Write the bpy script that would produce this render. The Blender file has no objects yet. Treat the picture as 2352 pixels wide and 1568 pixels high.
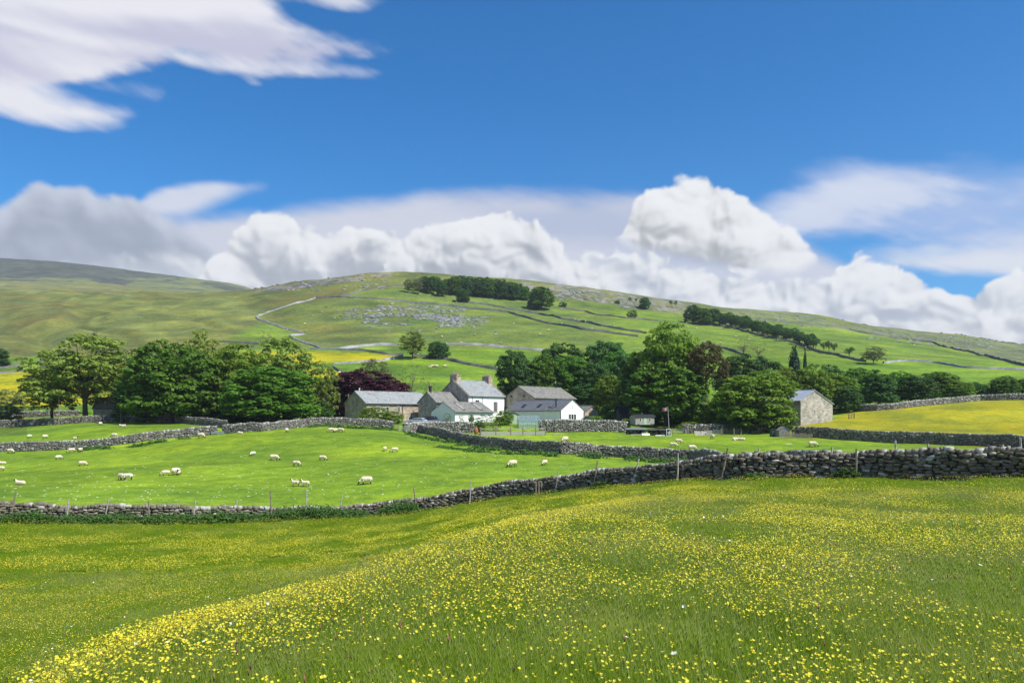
import bpy, bmesh, math, random
import numpy as np
from mathutils import Vector, Matrix

# ------------------------------------------------------------------ camera, sky, sun, exposure
S = bpy.context.scene
COL = S.collection
R = math.radians
FPX, CX, HR, EYE = 1800.0, 1176.0, 955.0, 1.75      # focal length, centre column, horizon row of a 2352 px wide frame
cam_d = bpy.data.cameras.new("camera"); cam = bpy.data.objects.new("camera", cam_d); COL.objects.link(cam)
cam_d.lens = 36 * FPX / 2352; cam_d.sensor_width = 36
cam_d.shift_y = (HR - 784) / 2352
cam_d.clip_start = 0.1; cam_d.clip_end = 9000
cam.location = (0, 0, EYE); cam.rotation_euler = (R(90), 0, 0)
S.camera = cam
S.view_settings.view_transform = 'Standard'; S.view_settings.look = 'None'
S.view_settings.exposure = 0.35; S.view_settings.gamma = 1.0
S.cycles.max_bounces = 6; S.cycles.diffuse_bounces = 3; S.cycles.transparent_max_bounces = 8
S.cycles.volume_bounces = 0

SUN_EL, SUN_AZ = 52.0, 122.0        # azimuth clockwise from the view direction (+Y): the sun stands to the right
sd = Vector((math.sin(R(SUN_AZ)) * math.cos(R(SUN_EL)), math.cos(R(SUN_AZ)) * math.cos(R(SUN_EL)), math.sin(R(SUN_EL))))
sun_d = bpy.data.lights.new("sun", 'SUN'); sun = bpy.data.objects.new("sun", sun_d); COL.objects.link(sun)
sun_d.energy = 4.9; sun_d.angle = R(0.55); sun_d.color = (1.0, 0.95, 0.86)
sun.rotation_euler = sd.to_track_quat('Z', 'Y').to_euler()

world = bpy.data.worlds.new("World"); S.world = world; world.use_nodes = True
wt = world.node_tree; wt.nodes.clear()

class E:
    """a node socket with arithmetic"""
    T = None
    def __init__(s, k): s.k = k
    def __add__(a, b): return m_('ADD', a, b)
    def __radd__(a, b): return m_('ADD', b, a)
    def __sub__(a, b): return m_('SUBTRACT', a, b)
    def __rsub__(a, b): return m_('SUBTRACT', b, a)
    def __mul__(a, b): return m_('MULTIPLY', a, b)
    def __rmul__(a, b): return m_('MULTIPLY', a, b)
    def __truediv__(a, b): return m_('DIVIDE', a, b)
def put(inp, v):
    if isinstance(v, E): E.T.links.new(v.k, inp)
    elif isinstance(v, (tuple, list)) and len(v) == 3 and inp.type == 'RGBA': inp.default_value = (*v, 1)
    else: inp.default_value = v
def m_(op, *a, clamp=False):
    n = E.T.nodes.new('ShaderNodeMath'); n.operation = op; n.use_clamp = clamp
    for i, v in enumerate(a): put(n.inputs[i], v)
    return E(n.outputs[0])
def vec(x, y, z=0.0):
    n = E.T.nodes.new('ShaderNodeCombineXYZ')
    for i, v in enumerate((x, y, z)): put(n.inputs[i], v)
    return E(n.outputs[0])
def sep(v):
    n = E.T.nodes.new('ShaderNodeSeparateXYZ'); put(n.inputs[0], v); return [E(o) for o in n.outputs]
def smooth(v, a=0.0, b=1.0, lo=0.0, hi=1.0):
    n = E.T.nodes.new('ShaderNodeMapRange'); n.interpolation_type = 'SMOOTHSTEP'
    for i, q in enumerate((v, a, b, lo, hi)): put(n.inputs[i], q)
    return E(n.outputs[0])
def lin(v, a, b, lo=0.0, hi=1.0):
    n = E.T.nodes.new('ShaderNodeMapRange')
    for i, q in enumerate((v, a, b, lo, hi)): put(n.inputs[i], q)
    return E(n.outputs[0])
def noise(v, scale, detail=4.0, rough=0.55, dist=0.0, lac=2.0):
    n = E.T.nodes.new('ShaderNodeTexNoise'); put(n.inputs['Vector'], v)
    for k, q in (('Scale', scale), ('Detail', detail), ('Roughness', rough), ('Distortion', dist), ('Lacunarity', lac)): put(n.inputs[k], q)
    return E(n.outputs[0])
def vor(v, scale, feat='F1', out='Distance', rnd=1.0, sm=None):
    n = E.T.nodes.new('ShaderNodeTexVoronoi'); n.feature = feat; put(n.inputs['Vector'], v); put(n.inputs['Scale'], scale); put(n.inputs['Randomness'], rnd)
    if sm is not None: put(n.inputs['Smoothness'], sm)
    return E(n.outputs[out])
def mix(f, a, b, mode='MIX'):
    n = E.T.nodes.new('ShaderNodeMix'); n.data_type = 'RGBA'; n.blend_type = mode
    put(n.inputs[0], f); put(n.inputs[6], a); put(n.inputs[7], b); return E(n.outputs[2])
def ramp(f, stops):
    n = E.T.nodes.new('ShaderNodeValToRGB'); put(n.inputs[0], f); el = n.color_ramp.elements
    for i, (p, c) in enumerate(stops):
        e_ = el[i] if i < 2 else el.new(p)
        e_.position = p; e_.color = (*c, 1)
    return E(n.outputs[0])


# value and cell noise on arrays
_perm = np.random.default_rng(3).random((256, 256)).astype(np.float32)
_jx = np.random.default_rng(4).random((256, 256)).astype(np.float32); _jy = np.random.default_rng(5).random((256, 256)).astype(np.float32)
def vn(x, y, s=0):
    x = np.asarray(x) + 37.7 * s; y = np.asarray(y) + 91.3 * s
    xi, yi = np.floor(x), np.floor(y); fx, fy = x - xi, y - yi; xi = xi.astype(int); yi = yi.astype(int)
    fx = fx*fx*(3 - 2*fx); fy = fy*fy*(3 - 2*fy)
    g = lambda a, b: _perm[a & 255, b & 255]
    return (g(xi, yi)*(1-fx) + g(xi+1, yi)*fx)*(1-fy) + (g(xi, yi+1)*(1-fx) + g(xi+1, yi+1)*fx)*fy - 0.5
def fbm(x, y, s=0, o=4, gain=0.5):
    t, a = 0, 1.0
    for i in range(o):
        t = t + vn((x * 0.8 + y * 0.6) * 2**i, (y * 0.8 - x * 0.6) * 2**i, s + i) * a; a *= gain
    return t
def cell(x, y, s, k=14.0):
    """smooth distance to the nearest of scattered points"""
    x = x + 17.3 * s; y = y + 41.9 * s; xi = np.floor(x).astype(int); yi = np.floor(y).astype(int); acc = 0
    for a in (-1, 0, 1):
        for b in (-1, 0, 1):
            u, v = (xi + a) & 255, (yi + b) & 255
            acc = acc + np.exp(-k * np.hypot(xi + a + _jx[u, v] - x, yi + b + _jy[u, v] - y))
    return -np.log(acc) / k

# clouds: a map over azimuth and elevation, computed here and read by the sky
AW, AH, A0, E0, E1 = 1400, 600, 0.8, -0.03, 0.70
_az, _el = np.meshgrid(np.linspace(-A0, A0, AW, dtype=np.float32), np.linspace(E0, E1, AH, dtype=np.float32))
def sst(v, a=0.0, b=1.0):
    t = np.clip((v - a) / (b - a), 0, 1); return t * t * (3 - 2 * t)
def ang(px, row):
    a = math.atan((px - CX) / FPX); return a, math.atan((HR - row) / FPX * math.cos(a))
def curve(pts):
    q = sorted(ang(*p) for p in pts); x = np.linspace(-A0, A0, AW)
    y = np.interp(x, [p[0] for p in q], [p[1] for p in q])
    k = np.hanning(19); k /= k.sum(); return np.convolve(np.pad(y, 9, 'edge'), k, 'valid')[None, :].astype(np.float32)
CR = np.zeros((AH, AW, 3), np.float32); CA = np.zeros((AH, AW), np.float32)
def over(mk, colr):
    global CR, CA
    CR = CR * (1 - mk[..., None]) + colr * mk[..., None]; CA = CA * (1 - mk) + mk
def lumps(sc, s):
    wx = fbm(_az * sc * 1.5, _el * sc * 1.5, s, 3) * 0.03; wy = fbm(_az * sc * 1.5, _el * sc * 1.5, s + 4, 3) * 0.025
    X, Y = _az + wx, _el * 1.2 + wy
    a = 0.9 - cell(X * sc, Y * sc, s, 9.0); b = 0.9 - cell(X * sc * 2.3, Y * sc * 2.3, s + 1, 9.0)
    d = fbm(X * sc * 3.4, Y * sc * 3.4, s + 3, 7, 0.58); e_ = 0.9 - cell(X * sc * 5.0, Y * sc * 5.0, s + 2, 9.0)
    return a * 0.6, b * 0.34 + d * 0.12 + e_ * 0.15
def blur(a, n):
    if n < 2: return a
    k = np.hanning(n + 2)[1:-1]; k = (k / k.sum()).astype(np.float32)
    h = len(k) // 2; p = np.pad(a, ((h, len(k) - 1 - h), (0, 0)), 'edge'); a = sum(p[i:i + a.shape[0]] * k[i] for i in range(len(k)))
    p = np.pad(a, ((0, 0), (h, len(k) - 1 - h)), 'edge'); return sum(p[:, i:i + a.shape[1]] * k[i] for i in range(len(k)))
def cumulus(top, bot, s, sc=13.0, amp=0.05, soft=0.010, softb=0.05, depth=0.10, grey=(0.50, 0.54, 0.59), white=(0.93, 0.94, 0.95), rel=2.6, bias=0.0, fine=1.0, rounding=5):
    ha, hb = lumps(sc, s); h = ha + hb; ha, hb = blur(ha, rounding * 3), blur(hb, rounding)
    dt = curve(top) - _el + (h - 0.5) * amp
    fade = 1.0 - 0.62 * sst(dt, depth * 0.5, depth * 2.4)
    rl = lambda q, m: q - np.roll(q, (-m, -m), (0, 1))
    relief = rl(ha, 12) * 0.8 + rl(hb, 4) * 0.9 * fine
    db = _el - curve(bot) + fbm(_az * 9, _el * 12, s + 3, 4) * 0.018
    mk = sst(dt + fbm(_az * 50, _el * 60, s + 12, 4) * 0.006, 0, soft * 1.3) * sst(db, 0, softb)
    lit = 0.95 - 0.8 * sst(dt, 0, depth) + relief * rel * 1.75 * fade + fbm(_az * 7, _el * 11, s + 9, 4) * 0.75 + bias
    t = (0.5 + 0.5 * np.tanh(1.9 * (lit - 0.42)))[..., None]
    over(mk, np.array(grey, np.float32) * (1 - t) + np.array(white, np.float32) * t)
def stratus(top, bot, s, ca, cb, sc=5.0, sx=0.35, amp=0.05, soft=0.03, softb=0.03, dens=1.0, holes=0.0):
    n = fbm(_az * sx * sc * 4, _el * sc * 4, s, 6) ; f = fbm(_az * sx * sc * 2, _el * sc * 3.2, s + 5, 4)
    q_ = _az * 0.35 + _el; w = fbm(_az * 9, q_ * 30, s + 7, 6, 0.55) * 0.34 + fbm(_az * 40, q_ * 160, s + 8, 4) * 0.16
    dt = curve(top) - _el + (n + w) * amp; db = _el - curve(bot) + (n + w) * amp
    mk = sst(dt, 0, soft * 1.35) * sst(db, 0, softb * 1.5) * dens
    if holes: mk = mk * (1 - holes * (1 - sst(n * 0.6 + f * 0.6 + w, -0.25, 0.12)))
    t = sst(f + w * 0.35 + n * 0.3, -0.5, 0.22)[..., None]
    over(mk, np.array(ca, np.float32) * (1 - t) + np.array(cb, np.float32) * t)
SKY_LO, SKY_HI = (0.22, 0.93, 1.5), (0.03, 0.80, 1.42)
# thin streaky veil on the right with blue gaps
stratus([(1400, 700), (1560, 560), (1680, 480), (1800, 410), (1900, 378), (1980, 366), (2080, 362), (2200, 334), (2352, 312), (2900, 270)],
        [(1400, 700), (1560, 600), (1760, 590), (1880, 575), (2100, 580), (2250, 600), (2352, 610), (2900, 640)], 11, (0.48, 0.58, 0.84), (0.70, 0.75, 0.88), sx=0.3, amp=0.03, soft=0.04, softb=0.02, dens=0.96, holes=0.38)
stratus([(1880, 620), (1950, 575), (2050, 560), (2150, 530), (2352, 500), (2700, 480)], [(1850, 560), (1950, 590), (2050, 600), (2200, 600), (2352, 610)], 12, (0.60, 0.66, 0.82), (0.76, 0.79, 0.88), amp=0.03, soft=0.03, softb=0.02, dens=0.7)
stratus([(1750, 700), (1850, 610), (1950, 580), (2080, 567), (2200, 560), (2352, 545), (2700, 530)], [(1750, 760), (1900, 680), (2000, 640), (2352, 632), (2700, 640)], 14,
        (0.58, 0.65, 0.80), (0.78, 0.81, 0.88), amp=0.02, soft=0.02, softb=0.015, dens=0.97)
# the long soft sheet at the upper left: tongues and a blue gap between them
TA, TB = (0.56, 0.57, 0.72), (0.84, 0.84, 0.90)
stratus([(-900, -200), (0, -160), (500, -140), (620, -40), (680, 24), (760, 50), (820, 66), (870, 84), (910, 104), (950, 190), (1000, 260)],
        [(-900, 240), (0, 244), (90, 236), (150, 208), (220, 198), (330, 188), (430, 184), (560, 190), (700, 184), (790, 160), (870, 146), (910, 128), (950, 60), (1000, 0)], 2, TA, TB, amp=0.028, soft=0.022, softb=0.014)
stratus([(400, 90), (500, 110), (700, 124), (780, 134), (840, 146), (890, 166), (930, 240)], [(400, 150), (500, 180), (600, 194), (700, 192), (800, 188), (870, 182), (930, 110)], 3, TB, TB, amp=0.012, soft=0.018, softb=0.010)
stratus([(-900, 160), (0, 150), (60, 168), (110, 190), (160, 214), (230, 234), (300, 252), (350, 285)], [(-900, 276), (0, 276), (60, 290), (150, 296), (240, 288), (300, 276), (350, 240)], 4, (0.68, 0.70, 0.84), TB, amp=0.018, soft=0.018, softb=0.014)
stratus([(220, 180), (300, 188), (380, 206), (420, 260)], [(220, 200), (300, 216), (370, 228), (420, 180)], 5, TB, TB, amp=0.02, soft=0.02, softb=0.012, dens=0.5)
stratus([(560, -60), (700, -40), (860, -20), (1000, 30)], [(500, 40), (640, 30), (700, 20), (840, 18), (900, 8), (1000, -40)], 6, TA, TB, amp=0.016, soft=0.018, softb=0.012, dens=0.85)
stratus([(250, 560), (300, 460), (340, 430), (400, 414), (500, 406), (580, 407), (620, 416), (650, 450)], [(200, 560), (430, 520), (500, 482), (560, 458), (610, 444), (650, 410)], 7,
        (0.66, 0.71, 0.84), (0.76, 0.79, 0.88), amp=0.008, soft=0.010, softb=0.016)
stratus([(200, 560), (300, 500), (430, 480), (560, 474), (700, 464), (850, 444), (980, 428), (1100, 422), (1280, 425), (1450, 434), (1560, 450), (1750, 500), (1900, 570), (2100, 660), (2352, 760)],
        [(300, 900), (2352, 900)], 8, (0.48, 0.54, 0.71), (0.66, 0.69, 0.79), amp=0.012, soft=0.02)
# back row of heaps along the skyline on the right
cumulus([(1150, 800), (1290, 640), (1350, 595), (1420, 585), (1500, 592), (1600, 612), (1700, 630), (1780, 628), (1850, 640), (1900, 648), (1935, 622), (1985, 600), (2050, 600), (2090, 604), (2125, 640), (2160, 672), (2200, 664), (2250, 680), (2290, 655), (2352, 622), (2600, 600)],
        [(1000, 1100), (2352, 1100)], 21, sc=18.0, amp=0.045, soft=0.007, depth=0.075, bias=0.03, grey=(0.46, 0.51, 0.59), rel=2.2)
# the grey mass at the far left and the paler air below it
cumulus([(-900, 470), (0, 466), (30, 448), (60, 422), (100, 412), (135, 428), (160, 420), (190, 424), (225, 446), (260, 438), (310, 444), (350, 462), (400, 490), (450, 530), (520, 600), (600, 700), (700, 900)],
        [(-900, 1100), (600, 1100)], 31, sc=16.0, amp=0.016, soft=0.010, depth=0.045, grey=(0.33, 0.38, 0.47), white=(0.66, 0.71, 0.82), rel=1.0, bias=-0.12, rounding=9)
stratus([(-900, 560), (0, 568), (150, 584), (300, 584), (420, 580), (500, 570), (560, 600), (640, 680), (760, 900)], [(-900, 1100), (700, 1100)], 33, (0.50, 0.56, 0.65), (0.68, 0.72, 0.78), amp=0.03, soft=0.04)
cumulus([(-900, 610), (0, 604), (80, 622), (160, 600), (250, 590), (330, 606), (400, 584), (460, 590), (520, 610), (580, 660), (700, 800)], [(-900, 1100), (700, 1100)], 36, sc=13.0, amp=0.05, soft=0.022, depth=0.05, grey=(0.48, 0.54, 0.62), white=(0.86, 0.88, 0.91), rel=2.2, bias=0.1, rounding=5)
# the middle heaps
cumulus([(330, 900), (430, 680), (480, 600), (520, 545), (555, 500), (590, 482), (650, 488), (700, 510), (740, 530), (775, 524), (820, 508), (865, 524), (900, 545), (1000, 560), (1150, 620), (1350, 760)],
        [(300, 1100), (1500, 1100)], 41, sc=17.0, amp=0.045, depth=0.085, bias=-0.12, grey=(0.43, 0.46, 0.52), rel=2.0, soft=0.007)
cumulus([(760, 800), (880, 610), (905, 540), (945, 512), (1000, 492), (1050, 496), (1110, 486), (1165, 476), (1205, 496), (1260, 545), (1310, 588), (1370, 634), (1430, 680), (1560, 800)],
        [(700, 1100), (1600, 1100)], 43, sc=17.0, amp=0.045, depth=0.10, bias=-0.12, grey=(0.38, 0.41, 0.46), rel=2.0, soft=0.007)
# the big heap standing alone
cumulus([(1370, 640), (1400, 560), (1435, 530), (1450, 466), (1475, 442), (1520, 430), (1560, 410), (1610, 400), (1650, 410), (1690, 436), (1740, 474), (1790, 508), (1840, 546), (1880, 590), (1920, 660)],
        [(1370, 500), (1410, 575), (1470, 600), (1560, 606), (1650, 620), (1750, 632), (1830, 628), (1885, 600), (1920, 540)], 52, sc=18.0, amp=0.030, softb=0.018, depth=0.13, bias=-0.02, grey=(0.42, 0.44, 0.45), rel=2.0, soft=0.007)
_rgba = np.empty((AH, AW, 4), np.float32)
_rgba[..., :3] = CR / np.maximum(CA, 1e-4)[..., None]; _rgba[..., 3] = CA * (1 - sst(_el, 0.60, 0.70))
cim = bpy.data.images.new("clouds", AW, AH, alpha=True, float_buffer=True); cim.colorspace_settings.name = 'Linear Rec.709'; cim.alpha_mode = 'CHANNEL_PACKED'
cim.pixels.foreach_set(_rgba.ravel()); cim.update(); cim.pack()

E.T = wt
tc = wt.nodes.new('ShaderNodeTexCoord')
dx, dy, dz = sep(E(tc.outputs['Generated']))
az = m_('ARCTAN2', dx, dy); el = m_('ARCSINE', dz)
sky = wt.nodes.new('ShaderNodeTexSky'); sky.sky_type = 'NISHITA'; sky.sun_disc = False
sky.sun_elevation = R(SUN_EL); sky.sun_rotation = R(SUN_AZ)
sky.air_density = 1.0; sky.dust_density = 0.3; sky.ozone_density = 2.0
tint = mix(smooth(el, 0.05, 0.5), SKY_LO, SKY_HI)
c_sky = mix(1.0, E(sky.outputs[0]), tint, 'MULTIPLY')
ti = wt.nodes.new('ShaderNodeTexImage'); ti.image = cim; ti.extension = 'MIRROR'; ti.interpolation = 'Cubic'
put(ti.inputs[0], vec(lin(az, -A0, A0), m_('MULTIPLY', lin(el, E0, E1), 1.0, clamp=True)))
c_cl = mix(1.0, E(ti.outputs[0]), (9.9, 9.9, 9.9), 'MULTIPLY')       # the Background below runs at strength 0.08, the exposure at +0.35
c = mix(E(ti.outputs[1]), c_sky, c_cl)
bg = wt.nodes.new('ShaderNodeBackground'); put(bg.inputs[0], c); bg.inputs[1].default_value = 0.08
wo = wt.nodes.new('ShaderNodeOutputWorld'); wt.links.new(bg.outputs[0], wo.inputs[0])
world.cycles.sampling_method = 'MANUAL'; world.cycles.sample_map_resolution = 512

# ------------------------------------------------------------------ small helpers
rng = np.random.default_rng(7); random.seed(7)
def tag(o, label=None, cat=None, group=None, kind=None):
    for k, v in (('label', label), ('category', cat), ('group', group), ('kind', kind)):
        if v: o[k] = v
    return o
def np_mesh(name, V, F, mats=(), mi=None, smooth_=False, attrs=None):
    """mesh from vertex array and equally sided face array"""
    me = bpy.data.meshes.new(name); V = np.asarray(V, np.float32); F = np.asarray(F, np.int32)
    k = F.shape[1]; me.vertices.add(len(V)); me.vertices.foreach_set('co', V.ravel())
    me.loops.add(F.size); me.loops.foreach_set('vertex_index', F.ravel())
    me.polygons.add(len(F)); me.polygons.foreach_set('loop_start', np.arange(0, F.size, k, dtype=np.int32))
    if smooth_: me.polygons.foreach_set('use_smooth', np.ones(len(F), bool))
    for m in mats: me.materials.append(m)
    if mi is not None: me.polygons.foreach_set('material_index', np.asarray(mi, np.int32))
    for an, av in (attrs or {}).items():
        av = np.asarray(av, np.float32)
        if av.ndim == 1: a = me.attributes.new(an, 'FLOAT', 'POINT'); a.data.foreach_set('value', av)
        else: a = me.attributes.new(an, 'FLOAT_COLOR', 'POINT'); a.data.foreach_set('color', np.column_stack([av, np.ones(len(av))]).astype(np.float32).ravel() if av.shape[1] == 3 else av.ravel())
    me.update(calc_edges=True); me.validate(); return me
def link(name, me, parent=None, mat=None):
    o = bpy.data.objects.new(name, me); COL.objects.link(o)
    if parent is not None: o.parent = parent
    if mat is not None: me.materials.append(mat)
    return o
def empty(name, loc, rz=0.0):
    o = bpy.data.objects.new(name, None); COL.objects.link(o); o.location = loc; o.rotation_euler = (0, 0, rz); o.empty_display_size = 0.3
    return o
def copy_tree(o, parent=None):
    c_ = o.copy(); COL.objects.link(c_)
    if parent is not None: c_.parent = parent
    for ch in o.children: copy_tree(ch, c_)
    return c_
class MB:
    """collects boxes, bars, tubes and polygons and links them as one mesh"""
    def __init__(s): s.v, s.f = [], []
    def add(s, vs, fs):
        b = len(s.v); s.v += [tuple(v) for v in vs]; s.f += [tuple(b + i for i in f) for f in fs]; return s
    def box(s, x0, x1, y0, y1, z0, z1):
        return s.add([(x0,y0,z0),(x1,y0,z0),(x1,y1,z0),(x0,y1,z0),(x0,y0,z1),(x1,y0,z1),(x1,y1,z1),(x0,y1,z1)],
                     [(0,3,2,1),(4,5,6,7),(0,1,5,4),(1,2,6,5),(2,3,7,6),(3,0,4,7)])
    def tube(s, pts, rad, n=6, cap=True):
        pts = [Vector(p) for p in pts]; rad = rad if isinstance(rad, (list, tuple)) else [rad] * len(pts); rings = []
        for i, p in enumerate(pts):
            t = (pts[min(i + 1, len(pts) - 1)] - pts[max(i - 1, 0)]).normalized()
            a = t.cross(Vector((0.31, 0.95, 0.05))); a = a.normalized() if a.length > 1e-3 else Vector((1, 0, 0)); b = t.cross(a)
            rings.append([p + (a * math.cos(k * 2 * math.pi / n) + b * math.sin(k * 2 * math.pi / n)) * rad[i] for k in range(n)])
        vs = [v for r in rings for v in r]; fs = []
        for i in range(len(pts) - 1):
            for k in range(n): fs.append((i*n + k, i*n + (k+1) % n, (i+1)*n + (k+1) % n, (i+1)*n + k))
        if cap: fs += [tuple(range(n - 1, -1, -1)), tuple((len(pts)-1)*n + k for k in range(n))]
        return s.add(vs, fs)
    def bar(s, a, b, w): return s.tube([a, b], w * 0.7, 4)
    def prism(s, prof, y0, y1):
        """profile in x,z pushed along y"""
        n = len(prof); vs = [(x, y0, z) for x, z in prof] + [(x, y1, z) for x, z in prof]
        return s.add(vs, [tuple(range(n)), tuple(range(2*n - 1, n - 1, -1))] + [(i, i + n, (i+1) % n + n, (i+1) % n) for i in range(n)])
    def lathe(s, prof, c=(0, 0, 0), n=10):
        vs = [(c[0] + r * math.cos(k*2*math.pi/n), c[1] + r * math.sin(k*2*math.pi/n), c[2] + z) for r, z in prof for k in range(n)]
        fs = [(i*n+k, i*n+(k+1) % n, (i+1)*n+(k+1) % n, (i+1)*n+k) for i in range(len(prof)-1) for k in range(n)]
        return s.add(vs, fs + [tuple(range(n-1, -1, -1)), tuple((len(prof)-1)*n + k for k in range(n))])
    def mesh(s, name, mat=None, sm=False):
        me = bpy.data.meshes.new(name); me.from_pydata(s.v, [], s.f)
        if mat: me.materials.append(mat)
        bm = bmesh.new(); bm.from_mesh(me); bmesh.ops.recalc_face_normals(bm, faces=bm.faces); bm.to_mesh(me); bm.free()
        if sm: me.polygons.foreach_set('use_smooth', [True] * len(me.polygons))
        me.update(); return me
    def build(s, name, mat, parent=None, sm=False): return link(name, s.mesh(name, mat, sm), parent)

# ------------------------------------------------------------------ terrain height
PXG = np.arange(-1600, 4000, 8.0)
_k = np.exp(-0.5 * (np.arange(-9, 10) / 3.5)**2); _k /= _k.sum()
def _layer(pts, d=None, off=0.0):
    """frame column, frame row and distance of points that lie on the ground"""
    pts = sorted(pts); px = [p[0] for p in pts]
    dd = [p[2] if len(p) > 2 else d for p in pts]
    z = [EYE + (HR - p[1]) / FPX * q - off for p, q in zip(pts, dd)]
    sm = lambda v: np.convolve(np.pad(np.interp(PXG, px, v), 9, 'edge'), _k, 'valid')
    return sm(z), sm(dd)
WALL1 = [(-700, 1190, 50, 1.3), (-300, 1192, 54, 1.3), (0, 1195, 58, 1.32), (200, 1198, 60, 1.25), (420, 1198, 62, 1.12), (620, 1193, 65, 1.0), (800, 1184, 66, 1.0), (940, 1176, 66, 1.0), (1050, 1158, 65, 1.0),
         (1150, 1144, 63, 1.05), (1230, 1136, 61, 1.05), (1400, 1121, 56, 1.22), (1560, 1108, 51, 1.32), (1700, 1102, 47.5, 1.45), (1850, 1099, 45.5, 1.48), (2000, 1098, 43.5, 1.5), (2200, 1102, 40, 1.62), (2352, 1104, 38, 1.58), (2700, 1110, 34, 1.55), (3100, 1115, 30, 1.5)]
_L = [
 [(-1600, HR + 1.75*FPX/1.0, 1.0), (4000, HR + 1.75*FPX/1.0, 1.0)],
 [(-700, 2000, 2.9), (-200, 1850, 3.8), (0, 1720, 4.6), (300, 1535, 6.0), (560, 1436, 8), (800, 1362, 10), (1000, 1275, 13), (1130, 1222, 16), (1280, 1190, 20), (1450, 1166, 25), (1700, 1156, 27.5), (2000, 1156, 27), (2352, 1158, 25), (3000, 1165, 22)],
 [(-700, 1650, 13), (0, 1618, 14), (300, 1492, 17), (560, 1412, 20), (800, 1353, 24), (1000, 1274, 27), (1130, 1230, 29), (1280, 1186, 31), (1450, 1150, 33), (1700, 1128, 36), (2000, 1125, 35.5), (2352, 1128, 32), (3000, 1135, 28)],
 [(p[0], p[1], p[2]) for p in WALL1],
 [(-600, 1130, 85), (0, 1122, 85), (400, 1112, 85), (841, 1103, 85), (1300, 1091, 85), (1600, 1072, 85), (1800, 1067, 85), (2000, 1062, 85), (2352, 1060, 85)],
 [(-600, 1090, 110), (0, 1081, 110), (400, 1067, 110), (700, 1053, 110), (900, 1046, 110), (1100, 1043, 110), (1290, 1043, 110), (1448, 1050, 110), (1600, 1052, 110), (1800, 1045, 110), (2000, 1036, 110), (2352, 1035, 110)],
 [(-600, 1060, 140), (0, 1046, 140), (200, 1038, 140), (400, 1016, 140), (600, 1001, 140), (770, 991, 140), (880, 994, 140), (1000, 1009, 140), (1200, 1013, 140), (1600, 1013, 140), (1800, 1009, 140), (2000, 1010, 140), (2352, 1010, 140)],
 [(-600, 1020, 165), (0, 1011, 165), (230, 988, 165), (430, 990, 165), (600, 981, 165), (770, 976, 165), (850, 981, 165), (915, 990, 165), (1000, 997, 165), (1200, 996, 165), (1400, 993, 165), (1500, 998, 165), (1600, 998, 165), (1780, 996, 165), (1850, 990, 165), (1900, 985, 165), (2000, 985, 165), (2352, 985, 165)],
 [(-600, 1000, 174), (0, 1000, 174), (230, 979, 174), (430, 979, 174), (600, 972, 174), (770, 969, 174), (915, 974, 174), (1000, 974, 174), (1400, 976, 174), (1500, 986, 174), (1780, 986, 174), (1850, 979, 174), (1900, 973, 174), (2000, 973, 174), (2352, 968, 174)],
 [(-600, 975, 200), (0, 974, 200), (200, 966, 200), (400, 966, 200), (780, 966, 200), (1400, 966, 200), (1780, 968, 200), (1840, 966, 200), (1913, 957, 200), (2000, 944, 200), (2100, 935, 200), (2352, 920, 200), (2900, 900, 200)],
 [(0, 940, 250), (400, 935, 250), (800, 925, 250), (1000, 908, 250), (1200, 905, 250), (1600, 930, 250), (1900, 925, 250), (2352, 895, 250)],
 [(0, 862, 320), (400, 860, 320), (700, 850, 320), (1000, 850, 320), (1140, 855, 320), (1400, 862, 320), (1800, 872, 320), (2100, 868, 320), (2352, 860, 320)],
 [(0, 822, 400), (300, 818, 400), (600, 805, 400), (730, 803, 400), (900, 798, 400), (1200, 806, 400), (1500, 815, 400), (1800, 822, 400), (2100, 828, 400), (2352, 835, 400)],
 [(0, 776, 500), (300, 762, 500), (600, 750, 500), (900, 748, 500), (1200, 745, 500), (1500, 750, 500), (1700, 765, 500), (2000, 795, 500), (2200, 810, 500), (2352, 819, 500)],
 [(0, 722, 620), (300, 716, 620), (440, 712, 620), (600, 700, 620), (720, 684, 620), (900, 667, 620), (1100, 682, 620), (1300, 703, 620), (1500, 722, 620), (1700, 744, 620), (2000, 776, 620), (2352, 809, 620)],
 [(-600, 670, 820), (0, 675, 820), (300, 677, 810), (440, 678, 800), (550, 671, 780), (600, 663, 760), (700, 649, 740), (800, 636, 725), (870, 629, 720), (950, 628, 720), (1040, 632, 715), (1200, 645, 710), (1350, 664, 710), (1500, 685, 720), (1650, 709, 740), (1800, 718, 750), (1890, 727, 760), (1990, 752, 770), (2100, 762, 780), (2200, 774, 790), (2352, 797, 800), (2900, 850, 820)],
 [(-600, 662, 1000), (0, 668, 1000), (300, 672, 1000), (560, 679, 1000), (700, 705, 1000), (900, 735, 1000), (1500, 765, 1000), (2352, 835, 1000), (2900, 870, 1000)],
 [(-600, 640, 1500), (0, 648, 1500), (200, 652, 1500), (440, 669, 1500), (560, 676, 1500), (700, 735, 1500), (900, 800, 1500), (1500, 840, 1500), (2352, 880, 1500)],
 [(-900, 560, 2300), (-300, 585, 2300), (0, 608, 2300), (100, 613, 2300), (200, 623, 2300), (300, 636, 2300), (400, 649, 2300), (500, 662, 2300), (570, 672, 2300), (700, 740, 2300), (900, 810, 2300), (2352, 910, 2300)],
 [(-900, 740, 3800), (0, 760, 3800), (560, 800, 3800), (2352, 935, 3800)],
]
_zd = [_layer(p, None, (0.44, 0.44, 0.34, 0.12)[i] if i < 4 else 0.0) for i, p in enumerate(_L)]      # the first rows were taken from the tops of the hay
TZ = np.array([a for a, b in _zd]); TD = np.array([b for a, b in _zd]); NL = len(TZ)
_sec = np.diff(TZ, axis=0) / np.diff(TD, axis=0)
TM = np.zeros_like(TZ)
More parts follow.
